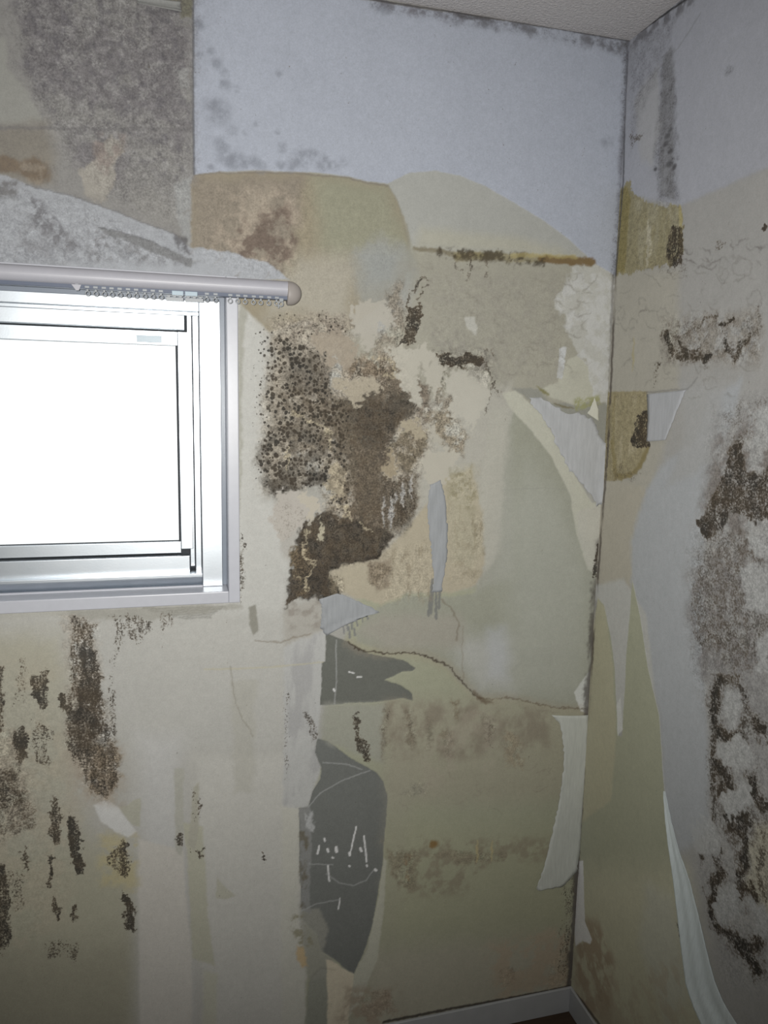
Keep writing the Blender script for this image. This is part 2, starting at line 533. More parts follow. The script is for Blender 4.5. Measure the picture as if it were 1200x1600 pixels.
# outer aluminium frame: a shallow flange, then the wide jamb face, then two stepped tracks
fr_x1 = IN_R
ring('frame_flange', IN_L, IN_R, IN_B, IN_T, (0.014, IN_R - xc(345.5, REV), zc(919, REV) - IN_B, 0.014), REV, REV + 0.06, M_FLANGE, 0.0012, win)
JF = REV + 0.004
jx1 = xc(345.5, REV)
jz0 = zc(919.5, REV)
jz1 = IN_T - 0.014
jx0 = IN_L + 0.014
YA = REV + 0.012
jamb = MB()
jamb.quad_box(xc(314, REV - .012), jx1, REV - .012, REV + .06, jz0, jz1)                       # wide right jamb
jamb.quad_box(jx0, jx0 + 0.045, REV - .012, REV + .06, jz0, jz1)
jamb.build('window_jamb', M_ALU, win, 0.0012)
jr = xc(314, REV - .012); jl = jx0 + 0.045
head = MB()
head.quad_box(jl, jr, REV - .006, REV + .06, zc(482, REV), jz1)
head.quad_box(jl, jr, REV + .004, REV + .06, zc(488.5, REV + .004), zc(482, REV))
hx = xc(291.5, REV - .004)
head.quad_box(jl, hx, REV - .004, REV + .06, zc(511.5, REV - .004), zc(488.5, REV))
head.build('window_head', M_ALU, win, 0.0012)
track = MB()
track.quad_box(xc(303.5, YA), xc(312.5, YA), YA, REV + .06, zc(899, YA), zc(489, YA))
track.quad_box(xc(295, YA + .012), xc(302, YA + .012), YA + .012, REV + .06, zc(890, YA), zc(489, YA))
track.build('side_track', M_ALU, win, 0.0008)
sill = MB()
sill.profile_x([(REV - .012, zc(906, REV - .012)), (REV + .004, jz0), (REV + .06, jz0), (REV + .06, zc(906, REV - .012))], jl, jr)
sill.quad_box(jl, jr, REV - .014, REV + .06, zc(906, REV - .014), zc(900.5, REV - .014))      # projecting lip
sill.quad_box(jl, xc(294, REV + .006), REV + .006, REV + .06, zc(900.5, REV), zc(871.5, REV + .006))
sill.build('window_sill', M_ALU, win, 0.0012)
lip = MB().quad_box(jl, jr, REV - .012, REV - .003, zc(922, REV - .012), zc(919.5, REV - .012))
lip.build('sill_edge', M_TRIM, win, 0.0006)

# sliding sash
SY = REV + 0.020
sx1 = xc(299.5, SY); st = xc(280.5, SY)
sz0 = zc(866.5, SY); sz0t = zc(848.5, SY)
sz1 = zc(515, SY); sz1b = zc(537, SY)
sx0 = -1.70
sash = bpy.data.objects.new('sliding_sash', None); COL.objects.link(sash); sash.parent = win
m = MB()
m.quad_box(st, sx1, SY - .004, SY + .03, zc(860.5, SY - .004), sz1)
m.quad_box(sx0, sx0 + .03, SY - .004, SY + .03, zc(860.5, SY), sz1)
m.build('sash_stile', M_ALU, sash, 0.001)
MB().quad_box(sx0 + .03, st, SY, SY + .03, sz1b, sz1).build('sash_rail', M_ALU, sash, 0.001)
MB().quad_box(sx0 + .03, st, SY, SY + .03, sz0, sz0t).build('sash_rail', M_ALU, sash, 0.001)
g = SY + 0.010
ring('glazing_bead', sx0 + .03, st, sz0t, sz1b, (.004, st - xc(277, g), .001, .0002), g - .002, g + .02, M_RUBBER, 0, sash)
MB().quad_box(sx0 + .03, st, g + .006, g + .012, sz0t, sz1b).build('frosted_pane', M_GLASS, sash)
MB().quad_box(xc(217.5, SY - .003), xc(256.5, SY - .003), SY - .004, SY + .002, zc(534, SY), zc(523, SY)).build('sash_label', M_BLUE, sash, 0.0006)
# second leaf on the far left, one track further out
m = MB(); q = REV + 0.052
MB().quad_box(IN_L + .02, sx0 + .05, q, q + .006, zc(870, q), zc(510, q)).build('frosted_pane', M_GLASS, win)
# dark closing strip behind the sash
MB().quad_box(st - .01, jr, REV + .055, REV + .06, jz0, jz1).build('draught_seal', M_RUBBER, win)
MB().quad_box(jl, jr, REV + .045, REV + .05, sz0 - .012, sz0 + .004).build('draught_seal', M_RUBBER, win)
MB().quad_box(jl, jr, REV + .045, REV + .05, sz1 - .004, sz1 + .012).build('draught_seal', M_RUBBER, win)

# ------------------------------------------------------------------ curtain rail
RY = -0.058
RR = 0.0156
rzc = zc(437.3, RY, 200)
rx1 = xc(449, RY, 446)
rx0 = -2.62
rail = bpy.data.objects.new('curtain_rail', None); COL.objects.link(rail); rail.location = (rx1, RY, rzc)
tag(rail, 'silver grey round curtain rail with domed end cap above the window', 'curtain rail')
def kid(o, par):
    o.parent = par; o.matrix_parent_inverse = Matrix.Translation(-Vector(par.location)); return o
prof = []
gap = math.radians(28)
for k in range(37):
    a = -math.pi / 2 + gap / 2 + (2 * math.pi - gap) * k / 36
    prof.append((RY + RR * math.cos(a), rzc + RR * math.sin(a)))
for k in range(37):
    a = -math.pi / 2 + gap / 2 + (2 * math.pi - gap) * (36 - k) / 36
    prof.append((RY + (RR - .0016) * math.cos(a), rzc + (RR - .0016) * math.sin(a)))
tube = kid(MB().profile_x(prof, rx0, rx1).build('rail_tube', M_RAIL, None, 0, False), rail)
kid(MB().quad_box(rx0, rx1, RY - .006, RY + .010, rzc - RR - .0055, rzc - RR + .0045).build('runner_track', M_TRACK, None, .0008), rail)
caprings = []
CR = 0.0233
caprings.append((rx1 - 0.001, CR * .95)); caprings.append((rx1, CR)); caprings.append((rx1 + .004, CR))
for k in range(1, 13):
    a = math.pi / 2 * k / 12.5
    caprings.append((rx1 + .004 + CR * math.sin(a) * 1.02, CR * math.cos(a)))
kid(MB().lathe_x(caprings, RY, rzc - .0075, 40, .80).build('end_cap', M_CAP, None, 0, True), rail)
capl = [(rx0 - (x - rx1), r) for x, r in caprings][::-1]
kid(MB().lathe_x(capl, RY, rzc - .0075, 40, .80).build('end_cap', M_CAP, None, 0, True), rail)
for bx in (-0.93, -1.7, -2.45):                # arms that hold the rail off the casing, hidden behind the tube
    kid(MB().quad_box(bx - .012, bx + .012, RY + RR - .002, -0.012, rzc - .006, rzc + .006).build('bracket', M_RAIL, None, .001), rail)

def make_runner(x, label, group):
    o = bpy.data.objects.new('curtain_runner', None); COL.objects.link(o)
    o.location = (x, RY, rzc - RR + .001)
    tag(o, label, 'curtain runner', group)
    r = MB().torus((0, 0, -0.0140), 0.0040, 0.0011, 'y', 20, 8).build('ring', M_RING, o, 0, True)
    s = MB().quad_box(-.0018, .0018, -.0014, .0014, -0.0105, -0.0050).build('stem', M_RING, o, .0004)
    MB().quad_box(-.0040, .0040, -.0075, -.0060, -.0055, -.0015).build('glide', M_RING, o, .0004)
    return o
ORD = ('first', 'second', 'third', 'fourth', 'fifth', 'sixth', 'seventh', 'eighth', 'ninth', 'tenth')
proto = None
def runners(pxs, place):
    global proto
    for k, px in enumerate(pxs):
        x = xc(px, RY, 460)
        lab = 'pale ring runner, ' + place % ORD[k]
        if proto is None:
            proto = make_runner(x, lab, 'ring runners under the curtain rail'); continue
        c = proto.copy(); COL.objects.link(c); c.location.x = x; c['label'] = lab
        for ch in list(proto.children):
            d = ch.copy(); COL.objects.link(d); d.parent = c
runners((137, 150, 163, 175, 187.5, 200.5, 213, 226.5, 239, 251.5), '%s from the left in the row of ten left of the carriers')
runners((323, 336.5), '%s of the two just right of the flat carriers')
runners((359.5, 371.5, 383, 396, 407.5, 420, 432), '%s from the left of the seven beside the end cap')
def carrier(px0, px1, label, mirror):
    x0, x1 = xc(px0, RY, 460), xc(px1, RY, 460)
    o = bpy.data.objects.new('magnet_carrier', None); COL.objects.link(o)
    z = rzc - RR
    o.location = ((x0 + x1) / 2, RY, z)
    tag(o, label, 'magnet carrier', 'flat carriers where the curtains meet')
    w = (x1 - x0) / 2
    m = MB()
    m.quad_box(-w, w, -.0095, -.0062, -.0195, -.0125)
    for s in (-1, 0, 1):
        m.quad_box(s * w * .66 - .003, s * w * .66 + .003, -.0090, -.0066, -.0125, -.0095)
    m.build('hook_plate', M_RING, o, .0006)
    MB().quad_box(-w, w, -.0090, -.0062, -.0098, -.0086).build('top_bar', M_RING, o, .0004)
    a, b = ((-w * .3, w) if not mirror else (-w, w * .35))
    MB().quad_box(a, b, -.0098, -.0062, -.0086, -.0005).build('magnet', M_BLUE, o, .0006)
    MB().quad_box(-.004, .004, -.0066, -.0060, -.010, -.001).build('glide', M_RING, o, .0001)
carrier(259, 286.5, 'left one of two flat white magnet carriers hanging under the curtain rail', False)
carrier(289, 317.5, 'right one of two flat white magnet carriers hanging under the curtain rail', True)
st_x = xc(121, RY, 450)
o = bpy.data.objects.new('runner_stop', None); COL.objects.link(o); o.location = (st_x, RY, rzc - RR)
tag(o, 'grey pointed stop clip in the rail left of the ring runners', 'stop clip')
m = MB(); m.v = [(-.010, -.0085, .001), (.008, -.0085, .001), (.003, -.0085, -.010), (-.002, -.0085, -.010),
                 (-.010, -.006, .001), (.008, -.006, .001), (.003, -.006, -.010), (-.002, -.006, -.010)]
m.f = [(0, 1, 2, 3), (4, 7, 6, 5), (0, 4, 5, 1), (1, 5, 6, 2), (2, 6, 7, 3), (3, 7, 4, 0)]
m.build('clip', M_RAIL, o, .0008)
MB().quad_box(-.003, .003, -.0078, -.006, .0, .003).build('glide', M_RING, o, .0002)
px_end = xc(439, RY, 460)
o = bpy.data.objects.new('end_runner', None); COL.objects.link(o); o.location = (px_end, RY, rzc - RR + .001)
tag(o, 'fixed end runner with a hook stub beside the rail end cap', 'curtain runner')
MB().torus((0, 0, -0.0145), 0.0044, 0.0012, 'y', 20, 8).build('ring', M_RING, o, 0, True)
MB().quad_box(-.004, .004, -.0075, .003, -0.0105, -.004).build('stem', M_RING, o, .0006)
MB().quad_box(-.006, -.0035, -.002, .002, -0.023, -.010).build('hook', M_RING, o, .0005)

# ------------------------------------------------------------------ baseboards
BB_H, BB_T = 0.07, 0.007
b = MB().quad_box(XL, 0, -BB_T, 0, 0, BB_H).build('baseboard_back', M_BASE, None, 0.0015); tag(b, kind='structure')
b = MB().quad_box(-BB_T, 0, YF, -BB_T, 0, BB_H).build('baseboard_right', M_BASE, None, 0.0015); tag(b, kind='structure')

# ------------------------------------------------------------------ the two walls
wall_mat_back = wall_material('mouldy_back_wall', 'y')
wall_mat_right = wall_material('mouldy_right_wall', 'x')
X_FINE = on_y(-25, 800)[0]
Y_FINE = min(on_x(1225, 800)[1], on_x(1225, 0)[1], on_x(1225, 1600)[1])
B = Surface('y', dense(-ROOM_W, X_FINE, 0.03, 0.0, 0.0022), np.linspace(0, ROOM_H, 1090), BASE_B)
R = Surface('x', dense(-ROOM_D, Y_FINE, 0.03, 0.0, 0.0022), np.linspace(0, ROOM_H, 1090), BASE_R)

# ================================================================== BACK WALL
def film(pts, rgb, a=.85, soft=6, size=14, bias=.10, warp=8, fine=7, stretch=1.0, sharp=.10, wall=B, grit=None):
    k = wall.poly(pts, soft, warp, fine)
    wall.mottle(k, rgb, a, size, bias, sharp, stretch)
    wall.grit_up(k, a if grit is None else grit)
rw = random.Random(4)
def wrinkles(wall, x0, x1, y0, y1, n, rgb, a, ln=26):
    for _ in range(n):
        x, y = rw.uniform(x0, x1), rw.uniform(y0, y1); th = rw.uniform(0, 6.28); pts = [(x, y)]
        for _k in range(rw.randint(2, 5)):
            th += rw.uniform(-1.1, 1.1); x += math.cos(th) * ln / 4; y += math.sin(th) * ln / 4 * .7; pts.append((x, y))
        wall.put(wall.line(pts, rw.uniform(1, 2.6), 1.6, 3, 3, True), rgb, a * rw.uniform(.4, 1))
def blister(wall, x, y, r, rgb, a):
    pts = [(x + r * math.cos(t * .7), y + 1.15 * r * math.sin(t * .7)) for t in range(10)]
    wall.put(wall.line(pts[rw.randint(0, 3):], 1.5, 1.4, 6, 4), rgb, a * .6)
# --- paint and paper, from the broad fields to the small marks
B.put(B.poly([(-800,930),(500,930),(500,1700),(-800,1700)], 8, 0, 0), (0.458, 0.449, 0.415))
B.put(B.poly([(-800,940),(110,940),(120,1250),(150,1330),(216,1350),(216,1700),(-800,1700)], 30, 10, 3), (0.435, 0.420, 0.346))
B.put(B.poly([(-800,1330),(216,1330),(216,1700),(-800,1700)], 60, 10, 3), (0.423, 0.410, 0.320))
B.put(B.poly([(-800,1480),(216,1480),(216,1700),(-800,1700)], 60, 10, 3), (0.357, 0.341, 0.265))
B.put(B.poly([(-800,955),(480,950),(440,1180),(200,1180),(90,990)], 30, 8, 2), (0.494, 0.490, 0.461))
B.put(B.poly([(216,1150),(216,1330),(217,1450),(219,1700),(300,1700),(300,1500),(290,1400),(283,1150)], 26, 2, 1), (0.545, 0.543, 0.528))
B.put(B.poly([(216,1310),(217,1450),(219,1700),(300,1700),(300,1500),(290,1400),(286,1330)], 3, 2, 1), (0.583, 0.562, 0.518))
B.put(B.poly([(300,1180),(470,1180),(470,1700),(320,1700)], 14, 6, 2), (0.545, 0.538, 0.502))
B.put(B.poly([(285,1285),(292,1330),(296,1400),(300,1498),(335,1508),(326,1440),(321,1360),(316,1290)], 2.5, 3, 1.5), (0.482, 0.475, 0.387))
B.put(B.poly([(272,1200),(288,1200),(286,1300),(283,1338),(274,1330)], 2, 3, 1), (0.459, 0.454, 0.405))
B.put(B.poly([(303,1228),(312,1222),(310,1290),(306,1330),(294,1318)], 2, 3, 1), (0.442, 0.430, 0.364))
B.put(B.poly([(338,1370),(350,1385),(368,1400),(352,1406),(338,1404)], 1.5, 2, 1), (0.487, 0.478, 0.403))
B.put(B.poly([(183,1262),(200,1258),(208,1250),(220,1246),(220,1292),(210,1290),(195,1276)], 1.5, 2, 1), (0.458, 0.452, 0.380))
B.put(B.poly([(145,1258),(165,1247),(185,1262),(205,1288),(215,1300),(200,1308),(180,1300),(158,1283)], 2, 2, 1), (0.645, 0.644, 0.628))
B.put(B.poly([(318,1515),(340,1520),(336,1700),(316,1700)], 4, 4, 1), (0.534, 0.529, 0.445))
B.put(B.poly([(360,1060),(400,1060),(398,1240),(366,1240)], 6, 8, 3), (0.446, 0.437, 0.386), 0.6)

# bright cream paper beside the window
B.put(B.poly([(340,440),(440,470),(420,560),(412,700),(412,780),(470,800),(455,900),(440,960),(340,960)], 12, 6, 3), (0.536, 0.535, 0.507))
B.put(B.poly([(420,760),(470,765),(505,790),(505,850),(480,830),(452,880),(440,860)], 5, 5, 3), (0.452, 0.438, 0.404))
B.put(B.poly([(372,440),(388,470),(380,540),(376,800),(372,800)], 3, 4, 2), (0.313, 0.307, 0.251), 0.6)

# right field below the ceiling panel: wrinkled grey cream paper
B.put(B.poly([(560,380),(640,385),(930,415),(990,420),(990,640),(780,660),(700,640),(600,640),(540,560)], 10, 6, 3), (0.377, 0.365, 0.307))
B.put(B.poly([(640,400),(900,425),(880,520),(800,560),(700,540),(650,480)], 25, 12, 4), (0.354, 0.343, 0.291), 0.7)
B.put(B.poly([(560,640),(800,600),(800,900),(560,900)], 12, 6, 3), (0.451, 0.440, 0.392))
B.put(B.poly([(560,375),(625,365),(640,470),(600,520),(560,520),(540,450)], 14, 8, 3), (0.416, 0.419, 0.407))
B.mottle(B.poly([(560,375),(640,385),(660,480),(600,500),(550,480)], 10, 8, 3), (0.327, 0.332, 0.317), .6, 26, -.05)

# olive field bared in the middle and down to the baseboard
B.put(B.poly([(560,930),(980,900),(980,1700),(470,1700),(480,1420),(500,1180),(510,1100)], 8, 4, 2), (0.385, 0.391, 0.294))
B.put(B.poly([(600,1090),(930,1105),(930,1250),(600,1260)], 25, 10, 3), (0.381, 0.366, 0.282))
B.put(B.poly([(570,1480),(900,1450),(900,1700),(540,1700)], 45, 12, 3), (0.453, 0.435, 0.350))
B.put(B.poly([(480,1300),(620,1280),(900,1300),(900,1460),(600,1470)], 50, 10, 3), (0.414, 0.411, 0.290), .7)
B.put(B.poly([(800,646),(788,690),(783,760),(780,820),(774,870),(750,905),(745,925),(700,932),(640,930),(590,950),(556,985),(556,1003),(600,1020),(650,1022),(690,1036),(740,1088),(800,1092),(880,1108),(940,1112),(945,900),(916,850),(890,770),(860,710),(830,670),(808,644)], 3, 4, 1.5), (0.349, 0.354, 0.293))
B.put(B.poly([(780,640),(800,640),(800,900),(745,925),(760,840),(768,740)], 12, 6, 2), (0.401, 0.403, 0.358), .7)
B.put(B.poly([(700,990),(800,1000),(800,1080),(745,1080)], 25, 10, 2), (0.493, 0.497, 0.481), .7)
B.put(B.poly([(760,980),(790,980),(795,1060),(765,1060)], 14, 6, 2), (0.479, 0.495, 0.518), .6)
B.put(B.poly([(560,985),(600,960),(720,960),(725,1010),(600,1015)], 14, 6, 3), (0.374, 0.359, 0.309))
B.put(B.poly([(770,640),(800,630),(790,720),(780,860),(760,890),(742,880),(752,740)], 8, 6, 2), (0.466, 0.458, 0.404))

# yellowed paper under the mould
B.put(B.poly([(508,892),(540,878),(600,866),(640,820),(664,790),(690,750),(740,730),(752,800),(757,880),(744,915),(700,925),(640,925),(596,946),(560,935),(530,925),(515,910)], 4, 5, 2), (0.455, 0.411, 0.317))
B.put(B.poly([(695,735),(742,730),(750,860),(735,890),(705,880)], 14, 8, 3), (0.434, 0.408, 0.309), .7)
B.put(B.poly([(575,880),(610,872),(612,915),(590,925),(575,905)], 4, 5, 3), (0.269, 0.222, 0.168), .7)

# arch-shaped cream band, dark wedge and white torn strips near the corner
B.put(B.poly([(800,606),(842,608),(860,630),(955,630),(952,695),(938,690),(905,655),(860,640),(838,632)], 2, 3, 1.5), (0.305, 0.306, 0.272))
B.put(B.poly([(784,614),(806,610),(826,628),(850,650),(872,694),(898,742),(925,786),(948,786),(945,900),(918,890),(903,842),(890,770),(860,712),(830,672),(800,642)], 1.8, 2, 1), (0.526, 0.525, 0.447))
B.put(B.poly([(902,800),(945,786),(943,880),(935,895),(918,886),(906,850)], 3, 3, 1.5), (0.542, 0.532, 0.475), .8)
B.put(B.poly([(900,412),(980,420),(972,640),(928,622),(920,600),(915,562),(905,552),(892,530),(882,492),(866,482),(868,462),(884,452)], 2, 6, 4), (0.494, 0.494, 0.460))
B.mottle(B.poly([(900,412),(980,420),(972,640),(928,622),(892,530),(868,470)], 4, 6, 4), (0.582, 0.589, 0.583), .7, 13, -.02)
B.put(B.poly([(886,562),(904,556),(918,575),(924,605),(928,622),(905,634),(880,628),(858,620),(848,606),(872,596)], 2, 4, 2), (0.491, 0.488, 0.414))
B.put(B.poly([(873,546),(886,543),(880,575),(879,592),(871,590)], 1.3, 3, 2), (0.563, 0.576, 0.579))
B.put(B.poly([(897,1082),(910,1062),(926,1043),(924,1116),(906,1112)], 1.5, 2, 1.5), (0.732, 0.748, 0.740))
B.put(B.poly([(820,720),(880,780),(910,850),(925,900),(925,1100),(800,1080),(790,800)], 40, 10, 2), (0.468, 0.480, 0.436), .5)

# dome-shaped paper, left brown, right beige
B.put(B.poly([(298,274),(345,270),(400,268),(450,270),(500,272),(545,278),(575,285),(606,289),(622,315),(634,350),(640,386),(644,420),(590,480),(540,520),(480,500),(420,520),(372,470),(298,410)], 3, 2, 1), (0.319, 0.283, 0.209))
B.put(B.poly([(300,274),(480,274),(470,330),(440,430),(380,440),(300,400)], 14, 8, 3), (0.277, 0.244, 0.199))
B.put(B.poly([(490,272),(545,278),(606,289),(640,386),(640,410),(560,400),(520,420),(500,380)], 20, 8, 2), (0.316, 0.312, 0.236))
B.put(B.poly([(470,400),(560,400),(540,520),(470,490),(410,500),(440,430)], 22, 8, 3), (0.399, 0.374, 0.313))
B.mottle(B.poly([(340,300),(430,290),(470,320),(460,420),(400,425),(330,400)], 12, 8, 4), (0.391, 0.335, 0.272), .8, 22, .02)
B.mottle(B.poly([(385,335),(450,320),(465,380),(445,430),(385,420),(360,390)], 8, 8, 4), (0.161, 0.123, 0.102), .85, 16, .02)
B.put(B.poly([(382,300),(420,290),(425,320),(400,350),(380,345)], 10, 8, 4), (0.402, 0.353, 0.288), .5)
B.put(B.poly([(606,288),(612,284),(640,270),(680,267),(720,275),(760,292),(800,315),(850,345),(890,375),(934,413),(850,402),(760,394),(700,391),(645,388),(636,350),(622,315)], 1.2, 1.2, .8), (0.405, 0.411, 0.388))
B.put(B.poly([(645,388),(660,355),(720,362),(800,370),(870,388),(925,412),(850,402),(760,394)], 12, 4, 2), (0.433, 0.426, 0.363))
B.put(B.line([(300,274),(340,270),(450,270),(540,277),(575,285),(606,290)], 2.2, 1.2, 1.5, 1), (0.213, 0.190, 0.158), .7)
B.put(B.line([(636,350),(640,386),(622,315),(607,290)], 1.6, 1.5, 1, 1), (0.277, 0.265, 0.215), .5)

B.put(B.poly([(556,388),(600,368),(640,390),(652,436),(634,470),(600,484),(566,474),(550,432)], 12, 8, 4), (0.340, 0.345, 0.320), .85)
B.put(B.poly([(560,395),(590,385),(620,400),(615,440),(575,445)], 14, 8, 4), (0.331, 0.351, 0.352), .6)
# white board panel under the ceiling
panel = B.poly([(302,-40),(1020,68),(985,440),(962,431),(930,412),(890,375),(850,345),(800,315),(760,292),(720,275),(680,267),(640,270),(612,284),(605,287),(575,283),(545,276),(500,270),(450,268),(400,266),(345,268),(303,273)], .9, .8, .5)
B.put(panel, (0.419, 0.450, 0.524))
B.lift(panel, 0.9)
for x, y, r in ((340,175,21),(336,170,10),(352,135,9),(345,228,12),(350,245,13),(363,205,9),(372,250,14),(360,255,10),(382,210,4),(395,250,8),(402,252,6),(435,113,6),(435,205,5),(442,232,8),(400,195,4),(470,238,9),(472,250,14),(490,242,10),(507,245,6),(505,257,10),(535,253,6),(520,258,8),(440,256,7),(948,222,10),(340,100,9),(352,115,7),(330,80,7),(370,140,5),(310,40,8),(312,85,6),(408,262,10),(455,258,10),(330,262,6),(600,12,12),(384,258,7)):
    d = B.disc(x, y, r, .55, None, 3, 2)
    B.mottle(d, (0.227, 0.243, 0.283), .62, 9, .09, .3)
B.mottle(B.poly([(590,0),(730,20),(720,34),(600,12)], 8, 6, 4), (0.159, 0.154, 0.171), .8, 14, .05)
B.mottle(B.poly([(700,16),(990,64),(970,82),(820,52),(700,32)], 8, 6, 4), (0.134, 0.133, 0.144), .75, 16, -.02)
B.put(B.line([(712,24),(740,29),(770,33)], 5, 3, 3, 3, True), (0.097, 0.093, 0.097), .8)

# mauve grey mouldy paper at the top left
B.grit_up(B.poly([(20,-60),(302,-60),(302,272),(290,350),(200,330),(110,260),(60,180)], 20, 10, 5), .42)
B.put(B.poly([(-800,-60),(302,-60),(302,272),(298,290),(298,400),(-800,300)], 1.5, 1, .5), (0.291, 0.286, 0.276))
B.mottle(B.poly([(10,-60),(300,-60),(300,290),(220,330),(120,260),(80,190),(30,100)], 14, 8, 4), (0.188, 0.176, 0.192), .6, 55, -.02)
B.mottle(B.poly([(10,-60),(300,-60),(300,300),(80,190),(30,100)], 14, 8, 4), (0.353, 0.348, 0.343), .6, 9, -.08, .08)
B.mottle(B.poly([(10,-60),(300,-60),(300,300),(80,190),(30,100)], 14, 8, 4), (0.141, 0.135, 0.150), .55, 8, -.10, .08)
B.put(B.poly([(-800,40),(8,60),(12,110),(40,140),(68,192),(-800,192)], 3, 4, 2), (0.312, 0.312, 0.291))
B.put(B.poly([(-800,193),(70,193),(86,240),(80,285),(-800,270)], 12, 6, 2), (0.258, 0.241, 0.210))
B.put(B.poly([(-800,193),(302,206),(302,200),(-800,188)], 1.5, 2, 1), (0.176, 0.171, 0.175), .5)
B.put(B.disc(54, 266, 24, .25, 18, 6, 3), (0.183, 0.140, 0.099), .85)
B.put(B.disc(12, 256, 22, .3, 13, 6, 3), (0.200, 0.154, 0.110), .85)
B.mottle(B.disc(54, 266, 26, .3, 20, 6, 3), (0.342, 0.301, 0.244), .6, 10, -.05)
B.put(B.poly([(124,262),(150,250),(163,228),(175,212),(192,222),(193,236),(180,258),(181,282),(168,300),(158,316),(136,310),(131,290)], 2.5, 6, 4), (0.350, 0.332, 0.299))
B.mottle(B.poly([(150,205),(195,210),(195,240),(160,270),(145,250)], 5, 6, 3), (0.267, 0.226, 0.207), .8, 11, .02)
B.put(B.poly([(195,300),(235,290),(270,330),(280,360),(230,345)], 5, 5, 3), (0.287, 0.281, 0.267), .8)
B.put(B.poly([(272,290),(299,278),(299,385),(288,372),(275,330)], 4, 5, 3), (0.353, 0.359, 0.356))
# white diagonal paint above the rail
B.put(B.poly([(-800,262),(0,272),(40,287),(125,311),(160,322),(230,350),(275,366),(298,386),(350,392),(420,412),(452,438),(-800,440)], 1.6, 3, 1.5), (0.396, 0.412, 0.440))
B.put(B.poly([(150,355),(180,362),(230,375),(262,388),(300,405),(300,420),(262,404),(225,388),(172,370)], 1.6, 3, 2), (0.243, 0.249, 0.255))
B.put(B.line([(152,356),(180,361),(230,375),(268,391)], 1.5, 1, 2, 2), (0.141, 0.141, 0.147), .6)
B.mottle(B.poly([(40,300),(60,310),(85,340),(116,372),(140,398),(90,385),(52,360)], 5, 6, 5), (0.171, 0.169, 0.181), .75, 7, .03)
B.mottle(B.poly([(40,340),(120,372),(150,400),(100,410),(20,405)], 12, 6, 5), (0.241, 0.242, 0.255), .6, 8, -.04)
B.mottle(B.poly([(-30,278),(30,284),(22,310),(-30,310)], 4, 6, 4), (0.176, 0.171, 0.170), .8, 12, .05)
B.mottle(B.poly([(140,360),(185,366),(270,400),(330,415),(130,412)], 5, 6, 4), (0.224, 0.225, 0.233), .7, 6, -.03)
B.mottle(B.poly([(272,362),(292,372),(300,400),(280,392)], 3, 5, 3), (0.113, 0.109, 0.114), .8, 12, .1)
B.mottle(B.poly([(-800,380),(120,380),(320,412),(-800,412)], 8, 6, 4), (0.255, 0.264, 0.285), .5, 7, -.06)
B.put(B.line([(40,288),(125,311),(160,322),(230,350),(275,366)], 1.5, 1, 2, 1.5), (0.165, 0.160, 0.159), .6)
B.put(B.poly([(264,-20),(300,-20),(299,28),(285,30),(282,8),(262,2)], 2, 3, 2), (0.212, 0.206, 0.157))
B.put(B.poly([(278,110),(296,106),(296,138),(284,138)], 2, 4, 2), (0.343, 0.344, 0.340))
B.put(B.line([(302,-40),(302,150),(303,272)], 2.4, 1, 0, .5), (0.134, 0.139, 0.157), .75)

# whitish scraped filler and torn ends left of the grey bare plaster
B.put(B.poly([(444,1012),(470,990),(509,985),(509,1033),(503,1036),(501,1100),(496,1155),(492,1177),(500,1200),(488,1237),(482,1262),(443,1262)], 3, 4, 2), (0.496, 0.499, 0.487))
B.mottle(B.poly([(444,1012),(509,985),(500,1200),(443,1262)], 4, 4, 2), (0.386, 0.384, 0.386), .7, 20, -.02, .12, 4)
B.put(B.poly([(444,950),(500,935),(505,985),(445,1010)], 5, 5, 3), (0.430, 0.415, 0.378))
B.mottle(B.poly([(450,940),(500,930),(500,980),(455,985)], 6, 5, 3), (0.282, 0.254, 0.224), .7, 14, .0)
B.put(B.poly([(440,1260),(468,1262),(466,1420),(478,1530),(476,1700),(440,1700)], 5, 4, 2), (0.558, 0.551, 0.494))
# bare grey plaster
G1 = B.poly([(509,988),(524,996),(545,1003),(557,1012),(577,1022),(600,1026),(630,1032),(640,1038),(649,1044),(645,1048),(628,1050),(613,1057),(600,1063),(618,1067),(632,1074),(644,1084),(645,1094),(630,1091),(600,1095),(575,1098),(550,1098),(520,1102),(500,1102),(502,1067),(503,1035),(509,1033)], .9, 1.2, 1)
G2 = B.poly([(496,1155),(513,1158),(530,1172),(550,1186),(570,1197),(588,1206),(599,1222),(605,1243),(604,1277),(600,1320),(597,1357),(590,1400),(583,1443),(573,1477),(553,1522),(543,1517),(527,1502),(503,1488),(495,1460),(474,1440),(471,1417),(468,1350),(467,1263),(482,1262),(488,1237),(500,1218),(502,1200),(492,1177)], .9, 1.2, 1)
G3 = B.poly([(484,1530),(500,1512),(527,1517),(524,1560),(513,1610),(513,1700),(476,1700),(478,1580)], 3, 2, 1)
for g_ in (G1, G2, G3): B.lift(g_, -0.9)
B.put(G1, (0.165, 0.171, 0.153)); B.put(G2, (0.189, 0.197, 0.186)); B.put(G3, (0.321, 0.328, 0.280))
B.put(B.poly([(508,1100),(600,1098),(598,1190),(520,1165),(498,1150)], 8, 5, 2), (0.371, 0.372, 0.331), .7)
B.put(B.poly([(468,1420),(500,1420),(512,1450),(505,1490),(527,1505),(525,1530),(480,1530)], 4, 4, 2), (0.357, 0.353, 0.310), .8)
B.put(B.poly([(510,1500),(527,1505),(553,1523),(545,1600),(520,1700),(512,1600)], 2, 3, 1.5), (0.664, 0.605, 0.475))
B.put(B.poly([(553,1523),(575,1480),(592,1400),(599,1340),(604,1345),(600,1420),(590,1500),(560,1570),(545,1590)], 2, 2, 1), (0.528, 0.526, 0.438))
